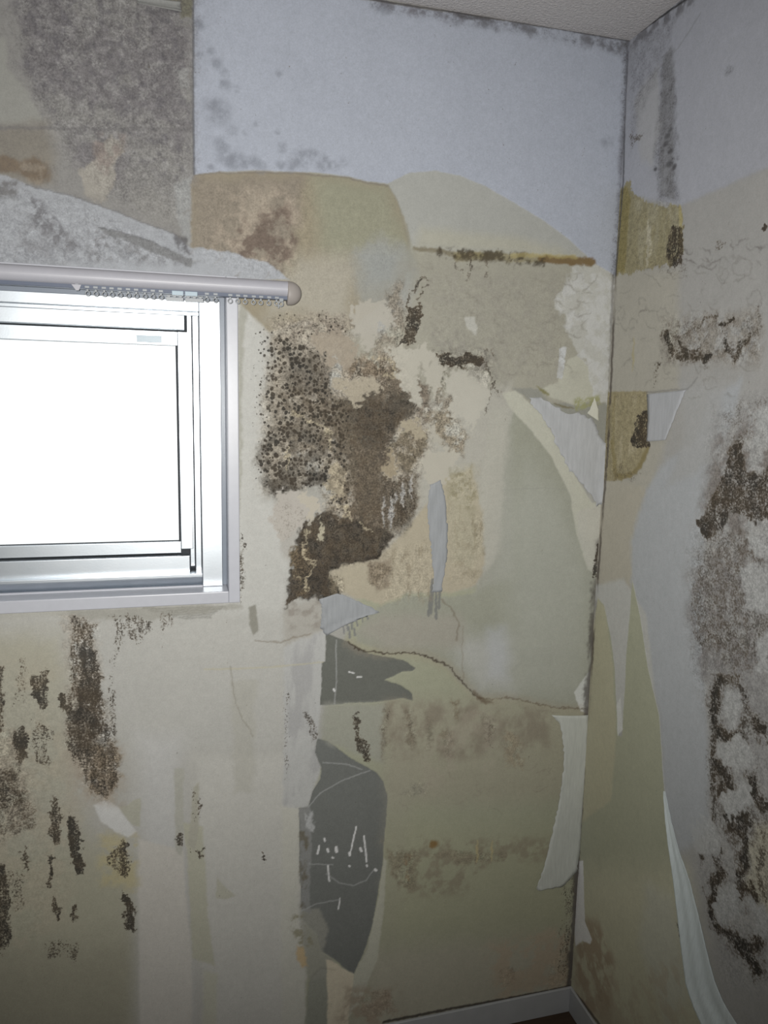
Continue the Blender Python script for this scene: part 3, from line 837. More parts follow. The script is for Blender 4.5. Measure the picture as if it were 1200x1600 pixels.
B.put(B.poly([(467,1263),(486,1258),(487,1300),(484,1400),(487,1430),(471,1425)], 2, 3, 2), (0.323, 0.325, 0.319), .7)
B.mottle(B.poly([(467,1300),(482,1300),(480,1420),(468,1420)], 3, 4, 3), (0.162, 0.143, 0.101), .85, 10, .02, .12, 2)
B.mottle(B.poly([(476,1262),(492,1268),(492,1300),(478,1295)], 2, 4, 3), (0.524, 0.533, 0.535), .8, 9, .0, .1, 2)
B.put(B.poly([(463,1478),(475,1480),(480,1510),(472,1512),(465,1500)], 3, 3, 2), (0.584, 0.431, 0.229), .8)
B.mottle(B.poly([(452,1430),(475,1430),(490,1475),(470,1482),(455,1450)], 4, 5, 3), (0.278, 0.258, 0.173), .8, 10, .03)
for a, b, w in (((557,1292),(550,1322),2.6),((550,1322),(547,1338),2),((569,1306),(573,1347),2.6),((512,1353),(515,1377),2.6),((499,1322),(496,1334),3),((531,1404),(529,1421),2),((563,1326),(565,1330),4),((525,1325),(526,1331),5),((586,1359),(588,1361),4),((512,1327),(513,1331),3.5),((519,1340),(521,1341),3),((546,1333),(547,1337),4),((573,1352),(574,1354),3),((545,1353),(547,1354),2.5),((507,1311),(508,1314),3),((545,1050),(553,1052),2),((558,1058),(565,1058),2),((521,1077),(523,1080),2.5)):
    B.put(B.line([a, b], w, 1, .8, .8), (0.850, 0.850, 0.850), .85)
for ln in ([(482,1262),(500,1240),(530,1222),(560,1210),(578,1204)],[(510,1366),(530,1380),(552,1384),(572,1376),(584,1360)],[(470,1424),(495,1412),(531,1406)],[(525,1000),(526,1060),(523,1100)],[(505,1192),(540,1194),(565,1202)],[(483,1350),(520,1352)]):
    B.put(B.line(ln, 1.5, 1.2, 1, 1), (0.439, 0.449, 0.446), .6)

# crack with rusty edge
B.put(B.line([(545,1003),(562,1017),(590,1020),(612,1022),(632,1021),(655,1022),(682,1032),(700,1040),(716,1056),(737,1083),(752,1092),(770,1092),(800,1090),(850,1103),(925,1110)], 14, 10, 4, 3), (0.376, 0.318, 0.237), .28)
B.put(B.line([(545,1003),(562,1017),(590,1020),(612,1022),(632,1021),(655,1022),(682,1032),(700,1040),(716,1056),(737,1083),(752,1092)], 2.4, 1, 2.5, 4), (0.082, 0.064, 0.047), .9)
B.put(B.line([(752,1092),(770,1092),(800,1090),(850,1103),(925,1110)], 1.8, 1.2, 3, 4), (0.176, 0.139, 0.098), .75)
B.put(B.line([(740,1080),(752,1095),(768,1098)], 8, 4, 4, 4, True), (0.141, 0.102, 0.064), .75)
B.put(B.line([(690,935),(706,950),(716,975),(712,1000)], 2, 1.5, 4, 2), (0.211, 0.180, 0.136), .6)
B.put(B.line([(722,980),(724,1060)], 1.6, 1.5, 3, 2), (0.268, 0.242, 0.189), .5)
B.put(B.line([(320,1046),(420,1043),(505,1034)], 2, 1.2, 1, 1), (0.520, 0.487, 0.341), .55)
B.put(B.line([(360,1040),(366,1090),(378,1120),(395,1150)], 1.4, 1.2, 2, 2), (0.301, 0.281, 0.236), .6)
B.put(B.line([(400,1000),(440,1003),(460,996),(485,990)], 1.6, 1.2, 2, 2), (0.239, 0.203, 0.155), .6)
B.put(B.poly([(388,950),(400,945),(404,985),(396,992),(390,975)], 2, 3, 2), (0.296, 0.289, 0.252))
for k in range(7):
    y = 951 + k * 2.6
    B.put(B.line([(225 + k * 9, y), (300 + 5 * k, y - 2), (352 - k * 4, y - 3)], 1.5, .8, 1.5, 1.5), (0.245, 0.243, 0.224), .6)
B.put(B.poly([(105,953),(375,944),(378,950),(240,968),(110,968)], 3, 4, 3), (0.332, 0.322, 0.281), .6)
B.put(B.line([(790,1016),(860,1010),(930,1000)], 1.2, 1, .6, .5), (0.387, 0.393, 0.354), .5)
B.put(B.line([(800,1030),(860,1022),(925,1018)], 1.2, 1, .6, .5), (0.401, 0.405, 0.367), .5)
B.put(B.line([(784,766),(850,762),(885,765)], 1.2, 1, .8, .5), (0.335, 0.339, 0.303), .45)

for a_, b_ in (((676,905),(669,962)),((682,905),(681,966)),((688,905),(686,950)),((677,915),(674,958))):
    B.put(B.line([a_, b_], 4, 1.2, 1, 2), (0.199, 0.203, 0.197), .85)
for x_, y0_, y1_ in ((541,955,985),(548,958,983),(556,952,978),(564,950,972),(572,950,968),(536,975,990),(545,980,996),(553,982,992)):
    B.put(B.line([(x_, y0_), (x_ + 2, y1_)], 2.6, 1, 1, 2), (0.205, 0.210, 0.217), .8)
film([(-40,1040),(90,1050),(130,1300),(110,1440),(-40,1520)], (0.477, 0.420, 0.325), .40, 40, 40, .0, grit=.2)
B.put(B.poly([(600,1095),(650,1100),(640,1300),(610,1500),(600,1400)], 20, 8, 3), (0.383, 0.364, 0.292), .35)
for pts, c_, a_ in (([(629,1104),(646,1108),(652,1140),(648,1172),(632,1160)], (0.196, 0.165, 0.119), .7), ([(598,1100),(608,1108),(604,1150),(600,1190),(594,1150)], (0.207, 0.180, 0.137), .65),
                    ([(667,1112),(676,1116),(674,1172),(668,1168)], (0.201, 0.178, 0.133), .65), ([(690,1140),(708,1145),(706,1184),(694,1176)], (0.245, 0.206, 0.146), .65),
                    ([(750,1118),(764,1114),(776,1126),(772,1160),(758,1152)], (0.254, 0.233, 0.179), .6), ([(787,1140),(815,1150),(818,1204),(792,1195)], (0.333, 0.276, 0.195), .6),
                    ([(704,1092),(718,1096),(714,1130),(706,1124)], (0.226, 0.181, 0.123), .7), ([(606,1326),(640,1330),(658,1345),(650,1390),(628,1384),(612,1360)], (0.279, 0.245, 0.174), .7),
                    ([(634,1335),(642,1340),(640,1384),(634,1378)], (0.295, 0.203, 0.118), .7), ([(655,1335),(700,1328),(760,1335),(790,1345),(720,1350)], (0.305, 0.268, 0.190), .65),
                    ([(655,1220),(672,1222),(668,1240),(640,1246),(628,1238)], (0.268, 0.259, 0.211), .5), ([(860,1500),(890,1480),(886,1540),(850,1550)], (0.458, 0.379, 0.277), .6),
                    ([(560,1560),(600,1540),(620,1580),(570,1600)], (0.359, 0.296, 0.226), .6), ([(776,1518),(800,1512),(806,1535),(788,1544)], (0.323, 0.260, 0.201), .75)):
    film(pts, c_, a_, 5, 11, .06, 7, 7, 1.6, grit=.35)
wrinkles(B, 600, 880, 1095, 1260, 40, (0.273, 0.249, 0.193), .45)
# ochre rot along the lower edge of the beige paper
B.put(B.line([(648,388),(690,392),(714,400),(760,398)], 5, 3, 2, 3), (0.193, 0.166, 0.104), .75)
B.put(B.line([(714,400),(760,400),(800,403),(850,404)], 11, 4, 3, 3), (0.267, 0.229, 0.117), .7)
B.put(B.line([(845,404),(880,406),(926,410)], 12, 3, 2, 3), (0.192, 0.130, 0.058), .95)
B.mottle(B.line([(690,394),(760,400),(850,408)], 14, 4, 4, 4), (0.067, 0.054, 0.036), .85, 9, .0)
B.put(B.line([(800,400),(850,398),(900,402)], 5, 2, 2, 3), (0.486, 0.416, 0.187), .5)
B.put(B.line([(838,602),(850,612),(858,618)], 5, 2, 2, 2, True), (0.217, 0.206, 0.088), .85)
B.put(B.line([(866,630),(880,636),(895,637)], 3, 2, 2, 2, True), (0.177, 0.153, 0.078), .85)
B.mottle(B.poly([(895,625),(935,618),(940,634),(898,640)], 3, 4, 3), (0.322, 0.327, 0.154), .8, 9, .04)
# stains low on the wall
B.mottle(B.poly([(600,1095),(720,1095),(860,1110),(860,1170),(720,1185),(600,1180)], 14, 8, 4), (0.273, 0.239, 0.186), .75, 30, -.03, .14, 1.6)
B.mottle(B.poly([(690,1090),(780,1090),(780,1240),(650,1240)], 30, 8, 4), (0.434, 0.389, 0.319), .35, 24, -.06)
B.mottle(B.poly([(600,1310),(860,1310),(860,1345),(780,1350),(720,1400),(620,1400)], 14, 8, 4), (0.303, 0.267, 0.197), .75, 22, -.05)
B.put(B.disc(679, 1318, 7, .5, 6, 4, 3), (0.259, 0.159, 0.058), .9)
B.mottle(B.poly([(540,1540),(620,1545),(640,1600),(560,1640),(520,1640)], 12, 8, 4), (0.382, 0.318, 0.244), .8, 22, .03)
B.mottle(B.poly([(760,1480),(900,1440),(895,1560),(780,1570)], 20, 8, 4), (0.482, 0.401, 0.300), .8, 24, .0)
for x in (745, 768):
    B.put(B.line([(x, 1314), (x, 1346)], 4, 2, 3, 3, True), (0.579, 0.481, 0.255), .6)
wrinkles(B, 300, 480, 280, 440, 30, (0.194, 0.166, 0.133), .35)
B.grit_up(B.poly([(300,280),(500,280),(480,440),(380,440),(300,400)], 20, 8, 4), .30)
B.grit_up(B.poly([(480,290),(620,300),(640,400),(560,480),(440,480)], 20, 8, 4), .16)
B.grit_up(B.poly([(-60,290),(120,310),(300,400),(300,415),(-60,412)], 10, 8, 4), .30)
# dark caulk line in the corner
B.put(B.line([(980,62),(978,200),(972,330),(963,428)], 5, 4, 1, 2), (0.129, 0.132, 0.153), .8)
B.put(B.line([(975,180),(973,260),(968,350)], 12, 8, 4, 3, True), (0.185, 0.188, 0.214), .7)
B.mottle(B.line([(935,850),(928,960),(918,1100),(912,1200),(900,1400),(888,1550)], 14, 6, 5, 4), (0.094, 0.082, 0.073), .8, 18, .04, .12, 3)
B.put(B.line([(922,1120),(908,1250),(900,1400),(889,1545)], 7, 3, 1.5, 3), (0.119, 0.108, 0.100), .75)
B.put(B.line([(958,430),(952,640),(944,760),(938,860),(930,950),(918,1120),(908,1250),(900,1400),(888,1545)], 4, 3, 1.5, 2), (0.135, 0.122, 0.108), .6)
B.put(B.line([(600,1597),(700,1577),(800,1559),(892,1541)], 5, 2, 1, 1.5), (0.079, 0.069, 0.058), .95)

# --- mould on the back wall
M = B.mould
def cl(pts):                                   # outline noted on an enlarged cut-out of the patch
    return [(390 + x / 2.6675, 380 + y / 2.6675) for x, y in pts]

# brown stain that carries the growth
film(cl([(90,320),(430,300),(430,480),(560,440),(640,420),(660,520),(720,690),(750,760),(750,860),(700,960),(690,1100),(600,1230),(540,1310),(400,1330),(330,1350),(300,1000),(60,1040),(40,860),(70,600)]), (0.369, 0.333, 0.275), .9, 18, 30, .2)
film(cl([(110,330),(420,310),(440,400),(300,420),(150,400)]), (0.248, 0.215, 0.177), .85, 14, 22, .05)
film(cl([(150,440),(250,430),(340,480),(350,560),(340,640),(200,620),(150,540)]), (0.170, 0.154, 0.129), .9, 10, 20, .16)
film(cl([(560,230),(640,150),(640,330),(660,430),(560,420),(520,470),(540,350),(590,370)]), (0.258, 0.228, 0.184), .85, 8, 18, .08)
film(cl([(370,480),(600,450),(620,520),(560,560),(400,560)]), (0.226, 0.182, 0.133), .9, 8, 14, .06, 8, 7, 2)
film(cl([(545,560),(620,505),(640,600),(690,690),(640,740),(600,790),(580,900),(560,960),(690,1060),(680,1140),(600,1230),(540,1310),(400,1330),(330,1350),(310,1200),(420,1100),(420,1000),(400,850),(380,640),(440,680),(490,620),(530,620)]), (0.167, 0.139, 0.106), .96, 5, 26, .22, 9, 8)
film(cl([(440,620),(500,600),(560,640),(640,590),(700,700),(640,740),(590,800),(540,880),(440,840),(380,760),(390,660)]), (0.095, 0.084, 0.067), .95, 9, 22, .14)
film(cl([(580,860),(650,770),(750,780),(740,880),(690,960),(640,960),(600,900)]), (0.193, 0.163, 0.116), .9, 6, 16, .10)
film(cl([(700,560),(750,600),(760,740),(720,740),(690,690)]), (0.192, 0.161, 0.127), .9, 5, 16, .12)
film(cl([(730,700),(850,690),(910,800),(880,900),(840,880),(780,800)]), (0.277, 0.239, 0.179), .9, 8, 18, .10)
film(cl([(790,540),(840,560),(800,640),(880,620),(840,700),(760,690),(770,620)]), (0.252, 0.221, 0.176), .85, 7, 14, .04)
film(cl([(420,880),(560,840),(560,1200),(430,1200)]), (0.143, 0.118, 0.087), .8, 12, 18, .02, 8, 7, 4)
film(cl([(540,960),(700,960),(690,1140),(640,1220),(550,1180)]), (0.170, 0.152, 0.123), .85, 8, 14, .06, 8, 6, 5)
film(cl([(215,1165),(330,1110),(420,1150),(560,1190),(600,1220),(540,1310),(400,1330),(320,1360),(390,1470),(320,1485),(210,1480),(150,1520),(185,1290)]), (0.069, 0.060, 0.049), .97, 3, 18, .25, 5, 6)
film(cl([(260,1340),(325,1370),(335,1470),(260,1475),(240,1440)]), (0.032, 0.030, 0.028), .97, 4, 16, .25)
film(cl([(300,1160),(420,1150),(400,1280),(300,1300)]), (0.128, 0.111, 0.086), .8, 8, 14, .05)
film(cl([(400,1210),(570,1200),(540,1300),(420,1320)]), (0.111, 0.097, 0.074), .85, 8, 14, .05)
film(cl([(180,1270),(255,1240),(262,1330),(240,1450),(190,1460)]), (0.174, 0.137, 0.088), .9, 3, 14, .12)
B.put(B.line(cl([(400,1325),(480,1320),(540,1300),(575,1265)]), 4, 3, 3, 4), (0.043, 0.035, 0.027), .8)
B.put(B.line(cl([(320,1360),(370,1340),(410,1328)]), 6, 3, 3, 4), (0.045, 0.038, 0.030), .8)
film(cl([(320,1360),(390,1400),(395,1475),(330,1470)]), (0.158, 0.134, 0.097), .9, 4, 12, .05, 5, 5, 4)
for x0 in (390, 398, 430, 462, 505, 380):
    B.put(B.line(cl([(x0, 1140 + 60 * (x0 % 3)), (x0 - 4, 1300)]), 1.8, 1.2, 2, 2), (0.049, 0.042, 0.033), .65)
for x0, a_, b_ in ((436,900,960),(545,640,900),(560,760,900),(510,700,860),(600,700,800),(640,860,960)):
    B.put(B.line(cl([(x0, a_), (x0 + 3, b_)]), 2, 1.4, 3, 3), (0.059, 0.049, 0.039), .5)
# left lobe and its speckled edge
film(cl([(120,620),(330,640),(400,700),(420,840),(330,900),(110,820)]), (0.203, 0.177, 0.139), .85, 12, 16, .0)
film(cl([(300,1000),(420,980),(430,1140),(330,1110)]), (0.195, 0.161, 0.118), .85, 10, 16, .0)
film(cl([(330,640),(440,660),(440,1000),(380,1000),(350,800)]), (0.153, 0.131, 0.098), .85, 10, 16, .06)
film(cl([(30,850),(90,780),(250,760),(330,860),(320,1000),(250,1020),(190,1030),(95,1068),(45,1000)]), (0.134, 0.124, 0.106), .85, 9, 14, .06)
film(cl([(45,980),(190,960),(330,940),(310,1000),(250,1015),(190,1028),(95,1068)]), (0.083, 0.076, 0.065), .85, 7, 12, .06)
M(B.poly(cl([(75,370),(200,400),(330,480),(350,640),(440,700),(400,830),(420,1000),(410,1090),(330,1020),(190,1025),(95,1065),(35,960),(40,850),(80,760),(60,600)]), 7, 8, 5), 1, .78)
M(B.poly(cl([(120,420),(330,480),(350,640),(430,700),(400,830),(330,900),(100,880),(150,700)]), 14, 8, 5), 0, .46)
M(B.poly(cl([(60,390),(160,380),(200,500),(100,620),(50,700)]), 14, 8, 4), 1, .74)
M(B.poly(cl([(20,350),(110,340),(110,1000),(15,1010)]), 14, 8, 4), 1, .46)
M(B.poly(cl([(100,280),(430,300),(420,420),(140,420)]), 14, 8, 4), 1, .42)
M(B.poly(cl([(30,860),(200,800),(320,900),(310,1000),(190,1028),(95,1066)]), 14, 8, 6), 1, .80)
M(B.poly(cl([(30,860),(120,780),(330,860),(310,1000),(190,1028),(95,1066)]), 14, 8, 6), 0, .47)
M(B.poly(cl([(320,860),(400,840),(420,1140),(330,1100)]), 6, 6, 4), 1, .80)
M(B.poly(cl([(90,1070),(290,1060),(230,1170),(110,1260)]), 10, 6, 4), 1, .34)
M(B.poly(cl([(380,640),(640,600),(640,760),(600,1200),(340,1340),(420,1000)]), 14, 8, 5), 0, .62)
M(B.poly(cl([(440,620),(690,690),(560,880),(400,780)]), 14, 8, 5), 0, .74)
M(B.poly(cl([(215,1165),(330,1110),(420,1150),(560,1190),(540,1300),(330,1350),(330,1470),(210,1480),(150,1515)]), 5, 5, 4), 0, .78)
M(B.poly(cl([(390,470),(610,470),(560,560),(400,570)]), 8, 6, 4), 2, .50)
M(B.poly(cl([(550,1000),(700,960),(690,1130),(600,1210)]), 8, 6, 4), 2, .66)
# two black colonies to the right and their hair-like edges
M(B.poly([(634,481),(649,476),(657,470),(659,490),(658,506),(652,530),(642,536),(630,542),(619,548),(626,530),(632,505)], 3, 6, 6), 0, .90)
M(B.poly([(675,550),(690,552),(701,549),(712,556),(731,552),(750,556),(758,567),(742,570),(731,574),(701,576),(690,568)], 3, 6, 6), 0, .92)
def stroke(pts, w, a, ch=0, warp=7, fine=6, wall=None):
    wall = wall or R
    wall.mould(wall.line(pts, w, 4, warp, fine), ch, a)
    if wall is R: wall.mould(wall.line(pts, w * 2.2, 8, warp + 4, fine + 3), ch, a * .66)
for pts, w, a in (([(636,476),(645,452),(660,436),(668,434)],4,.76),([(652,468),(660,450),(668,446)],4,.72),([(750,558),(758,545),(765,548),(772,560)],4,.62),
                  ([(757,570),(768,590),(770,606),(762,628),(760,645)],5,.66),([(768,596),(778,612),(784,618)],4,.60),([(712,560),(745,590)],5,.62),
                  ([(664,572),(690,578),(714,596)],2.5,.66),([(708,600),(712,560)],3,.5),([(736,400),(735,420),(731,436)],7,.66),([(715,398),(712,415),(722,425)],5,.56),
                  ([(757,402),(762,420),(757,432)],5,.60),([(780,395),(800,405)],5,.55),([(760,530),(772,528),(778,522)],4,.5),([(820,540),(832,530)],4,.55),([(736,668),(740,655)],3,.6)):
    stroke(pts, w, a, 0, 5, 6, B)
for pts, a in (([(700,420),(705,395),(645,388),(640,400),(660,440)],.5),([(735,515),(790,520),(780,570),(745,560)],.42)):
    pass
# torn cream places inside the cluster
for pts, rgb in ((cl([(420,285),(450,255),(480,240),(520,250),(560,255),(600,300),(590,370),(565,350),(540,338),(530,380),(520,400),(515,440),(500,452),(480,440),(455,380),(430,340)]), (0.462, 0.440, 0.386)),
            (cl([(560,462),(590,440),(620,450),(700,420),(770,458),(822,520),(800,570),(785,640),(760,620),(745,600),(738,540),(718,508),(710,570),(706,670),(690,692),(675,660),(660,620),(630,600),(622,520),(600,480)]), (0.503, 0.484, 0.421)),
            (cl([(820,565),(860,530),(940,515),(990,550),(1002,620),(985,680),(940,760),(915,765),(895,720),(870,720),(830,705),(850,640),(820,620)]), (0.519, 0.503, 0.442)),
            (cl([(250,405),(330,365),(420,385),(452,430),(430,470),(400,540),(360,480),(345,520),(310,528),(308,470),(260,440)]), (0.366, 0.319, 0.257)),
            (cl([(350,592),(365,560),(420,575),(470,560),(540,568),(548,622),(520,625),(490,602),(480,660),(445,682),(428,650),(400,600),(370,625)]), (0.417, 0.373, 0.294)),
            (cl([(640,742),(690,725),(735,790),(722,806),(680,782),(640,790)]), (0.413, 0.366, 0.275)),
            (cl([(750,748),(802,800),(790,840),(765,822),(745,780)]), (0.470, 0.448, 0.384)),
            (cl([(555,940),(590,850),(600,900),(630,970),(605,985),(580,960)]), (0.345, 0.293, 0.208)),
            (cl([(705,920),(760,870),(855,850),(862,900),(830,950),(820,1000),(760,1020),(722,965)]), (0.498, 0.475, 0.408)),
            (cl([(320,960),(350,900),(392,930),(396,1000),(372,1060),(345,1050)]), (0.408, 0.356, 0.263)),
            (cl([(280,1150),(300,1150),(318,1215),(312,1236),(290,1225)]), (0.474, 0.438, 0.334)),
            (cl([(205,1035),(240,1040),(290,1085),(298,1112),(262,1130),(245,1172),(230,1165),(240,1110),(210,1080)]), (0.517, 0.479, 0.403)),
            (cl([(95,1072),(150,1040),(205,1035),(215,1080),(240,1120),(220,1165),(190,1200),(120,1250),(100,1150)]), (0.483, 0.454, 0.412))):
    k = B.poly(pts, 1.8, 8, 12)
    B.grit_off(k); B.clean(k, .95); B.put(k, rgb, .92)
M(B.poly(cl([(70,1080),(215,1050),(235,1130),(200,1230),(110,1260)]), 10, 6, 4), 0, .42)
for x0, y0, y1, w in ((592,1060,1190,7),(640,1000,1100,4),(672,970,1060,4),(610,1040,1090,4),(560,1050,1180,3)):
    k = B.line(cl([(x0, y0), (x0 - 4, y1)]), w, 2, 3, 5, True)
    B.clean(k, .9); B.put(k, (0.411, 0.403, 0.388), .85)
film(cl([(150,560),(340,620),(430,700),(430,900),(330,920),(250,760),(100,740)]), (0.150, 0.128, 0.099), .8, 12, 9, -.02)
film(cl([(300,560),(420,680),(440,1000),(380,1060),(330,980),(300,760)]), (0.129, 0.109, 0.083), .8, 10, 9, .0)
film(cl([(740,350),(800,330),(860,360),(990,430),(1060,520),(1060,640),(1000,560),(900,470),(780,440)]), (0.266, 0.253, 0.228), .5, 14, 10, -.04, grit=.2)
film(cl([(760,440),(980,450),(1030,560),(990,600),(900,515),(820,530)]), (0.178, 0.164, 0.143), .6, 8, 12, .0)
# thin pale edges of torn film
for pts in ([(235,1200),(232,1250),(228,1300),(262,1330),(258,1370),(236,1390),(240,1440)], [(310,1000),(330,1030),(360,1090),(410,1100),(420,1140)], [(455,1160),(470,1190),(520,1200)],
            [(400,1095),(395,1130),(420,1145)], [(300,760),(330,800),(345,860)], [(180,700),(240,740),(300,760)], [(150,860),(160,900),(150,950)], [(520,470),(600,500),(620,560),(560,560)], [(200,1395),(225,1400),(240,1440)]):
    k = B.line(cl(pts), 3, 1.5, 4, 8); B.clean(k, .8); B.put(k, (0.406, 0.355, 0.256), .8)
# brown specks in the yellowed paper
film(cl([(500,1330),(590,1340),(580,1420),(530,1450),(500,1420)]), (0.205, 0.169, 0.123), .8, 5, 10, .04)
film(cl([(840,940),(930,930),(960,1040),(930,1130),(830,1060)]), (0.264, 0.239, 0.151), .65, 12, 8, -.05, grit=.28)
film(cl([(930,1130),(975,1140),(970,1300),(930,1290)]), (0.238, 0.206, 0.140), .8, 8, 9, -.06, 6, 5, 3, grit=.38)
film(cl([(820,1060),(960,1180),(960,1420),(830,1420),(820,1250)]), (0.322, 0.282, 0.205), .5, 16, 8, -.10, 6, 5, 2, grit=.26)
film(cl([(560,1280),(760,1240),(760,1480),(560,1500)]), (0.308, 0.267, 0.196), .7, 12, 9, -.10, 6, 5, 3, grit=.38)
# wrinkles and blisters in the papers right of the mould
wrinkles(B, 650, 940, 410, 600, 70, (0.214, 0.198, 0.167), .5)
film([(650,420),(900,425),(900,590),(790,600),(690,560)], (0.325, 0.311, 0.272), .45, 30, 16, -.05, grit=.16)
for x, y, r in ((832,545,9),(828,575,12),(790,470,10),(900,440,12),(735,495,9),(706,470,8),(870,520,8)): blister(B, x, y, r, (0.239, 0.222, 0.189), .5)
B.put(B.poly([(726,496),(740,494),(746,510),(744,524),(730,512)], 1.5, 2, 2), (0.524, 0.523, 0.483), .8)

# streaks and colonies below the window
def S(pts, ch, a, soft=4):
    k = B.poly(pts, soft, 7, 6)
    M(k, ch, a * .97)
    if ch == 2: M(k, 1, a * .5)
film([(100,960),(150,975),(158,1060),(170,1120),(187,1180),(186,1215),(164,1250),(140,1238),(118,1180),(96,1160),(108,1060)], (0.344, 0.304, 0.251), .7, 10, 22, .06)
film([(120,1060),(160,1080),(166,1170),(130,1180),(112,1110)], (0.170, 0.151, 0.125), .8, 8, 18, .05)
film([(136,1165),(182,1165),(188,1212),(164,1248),(142,1236)], (0.239, 0.188, 0.127), .85, 6, 14, .06)
film([(-40,1120),(30,1140),(60,1270),(20,1310),(-40,1320)], (0.361, 0.321, 0.259), .7, 14, 20, .02)
S([(106,960),(150,975),(148,1010),(158,1060),(166,1120),(184,1170),(188,1212),(164,1250),(142,1236),(122,1180),(96,1160),(108,1080),(110,1010)], 2, .66, 6)
S([(125,1010),(150,1015),(160,1080),(164,1150),(140,1160),(118,1110)], 2, .90, 6)
S([(100,1100),(140,1110),(150,1200),(120,1200),(98,1160)], 2, .78, 6)
S([(140,1160),(180,1165),(188,1215),(165,1250),(145,1235)], 0, .66, 8)
S([(94,1082),(106,1082),(108,1115),(92,1112)], 2, .95, 2)
S([(46,1056),(60,1052),(74,1042),(74,1100),(64,1112),(46,1085)], 2, .80, 3)
S([(28,1030),(40,1030),(40,1100),(20,1100)], 2, .50, 4)
S([(-40,1035),(4,1038),(8,1140),(-40,1300)], 2, .74, 4)
S([(20,1140),(42,1135),(46,1165),(34,1210),(24,1180)], 2, .82, 3)
S([(50,1120),(80,1140),(78,1200),(52,1190)], 2, .58, 5)
S([(-40,1180),(30,1200),(60,1270),(58,1300),(10,1310),(-40,1300)], 0, .62, 8)
S([(-40,1195),(30,1205),(45,1250),(20,1270),(-40,1270)], 0, .75, 10)
S([(78,1245),(92,1245),(96,1315),(82,1320),(74,1285)], 2, .78, 3)
S([(104,1275),(124,1285),(128,1325),(136,1366),(122,1372),(106,1330)], 2, .98, 4)
S([(72,1335),(82,1335),(86,1390),(76,1388)], 2, .86, 2)
S([(36,1320),(46,1330),(46,1360),(36,1356)], 2, .76, 3)
S([(164,1345),(178,1325),(194,1308),(202,1335),(202,1372),(184,1368),(166,1352)], 2, .72, 4)
S([(190,1310),(201,1312),(200,1340),(194,1336)], 2, .90, 2)
S([(190,1392),(204,1400),(213,1440),(210,1460),(196,1450)], 2, .96, 3)
S([(-40,1340),(6,1350),(18,1410),(16,1480),(-40,1520)], 2, .84, 4)
S([(80,1402),(98,1418),(94,1440),(82,1430)], 2, .80, 3)
S([(108,1412),(120,1410),(122,1440),(112,1440)], 2, .74, 3)
S([(68,1470),(122,1470),(122,1500),(70,1500)], 2, .54, 6)
S([(10,1360),(35,1360),(40,1420),(20,1430)], 2, .5, 6)
S([(170,960),(200,962),(200,980),(180,1060),(172,1060),(180,1000)], 2, .48, 4)
S([(196,960),(238,966),(236,985),(214,1010),(200,1000)], 2, .62, 4)
S([(174,1055),(182,1080),(184,1155),(168,1150),(170,1090)], 2, .60, 4)
S([(250,960),(272,958),(272,980),(252,995)], 2, .50, 5)
S([(276,1300),(288,1302),(286,1325),(277,1325)], 2, .84, 2)
S([(303,1235),(307,1240),(306,1290),(303,1280)], 2, .70, 2)
S([(312,1250),(317,1256),(312,1280),(308,1270)], 2, .72, 2)
S([(296,1325),(302,1322),(302,1340),(297,1338)], 2, .82, 2)
S([(311,1325),(317,1322),(317,1345),(311,1340)], 2, .82, 2)
S([(410,1330),(417,1332),(416,1348),(410,1344)], 2, .72, 2)
S([(373,880),(382,800),(384,900),(380,945),(374,945)], 2, .56, 2)
B.mottle(B.poly([(155,1305),(215,1305),(215,1400),(190,1385),(155,1385)], 10, 8, 4), (0.524, 0.462, 0.267), .7, 20, .05)
B.mottle(B.poly([(100,1170),(190,1170),(190,1260),(120,1250)], 14, 8, 4), (0.400, 0.337, 0.263), .6, 22, .06)
# lower right half
S([(552,1120),(560,1110),(566,1150),(580,1165),(584,1192),(570,1188),(558,1160)], 0, .80, 3)
S([(600,1105),(608,1110),(600,1180),(596,1150)], 0, .56, 4)
S([(632,1110),(648,1130),(645,1160),(630,1140)], 0, .56, 6)
S([(474,1105),(490,1120),(498,1150),(490,1165),(478,1130)], 0, .66, 3)
S([(440,1080),(452,1080),(450,1220),(444,1220)], 2, .42, 4)
S([(755,1130),(775,1130),(772,1170),(756,1160)], 0, .52, 5)
S([(620,1320),(660,1330),(650,1400),(612,1370)], 0, .46, 8)
S([(700,1325),(800,1330),(790,1350),(710,1345)], 0, .46, 6)
S([(895,1120),(917,1125),(900,1380),(886,1530),(870,1530)], 2, .46, 5)
S([(928,850),(938,850),(934,905),(928,905)], 2, .86, 2)
# soft bloom at the top left and under the ceiling
M(B.poly([(20,-60),(300,-60),(300,80),(160,100),(60,180),(20,80)], 20, 10, 5), 3, .80)
M(B.poly([(80,60),(300,60),(300,290),(200,330),(110,260),(60,180)], 20, 10, 5), 3, .60)
M(B.poly([(190,60),(300,60),(300,150),(200,150)], 20, 10, 5), 3, .80)
M(B.poly([(-100,-60),(320,-60),(300,420),(-100,420)], 10, 10, 5), 3, .30)
B.clean(B.poly([(-800,40),(8,60),(12,110),(40,140),(68,192),(-800,192)], 4, 4, 2), .8)
B.clean(B.poly([(124,262),(150,250),(175,225),(193,236),(180,258),(168,300),(136,310)], 4, 6, 4), .8)
for x, y, r in ((232,188,10),(284,190,9),(195,186,8),(212,170,7)):
    M(B.disc(x, y, r, .5), 3, .95)
M(B.poly([(302,0),(330,0),(330,260),(304,265)], 12, 6, 3), 3, .16)
M(B.poly([(560,-20),(990,62),(985,90),(900,70),(700,36),(580,16)], 7, 6, 4), 3, .5)
M(B.line([(980,62),(977,200),(970,330),(962,428)], 14, 8, 5, 3), 3, .75)
B.put(B.line([(560,-4),(800,33),(985,64)], 2.5, 1.2, .6, .6), (0.079, 0.075, 0.078), .9)

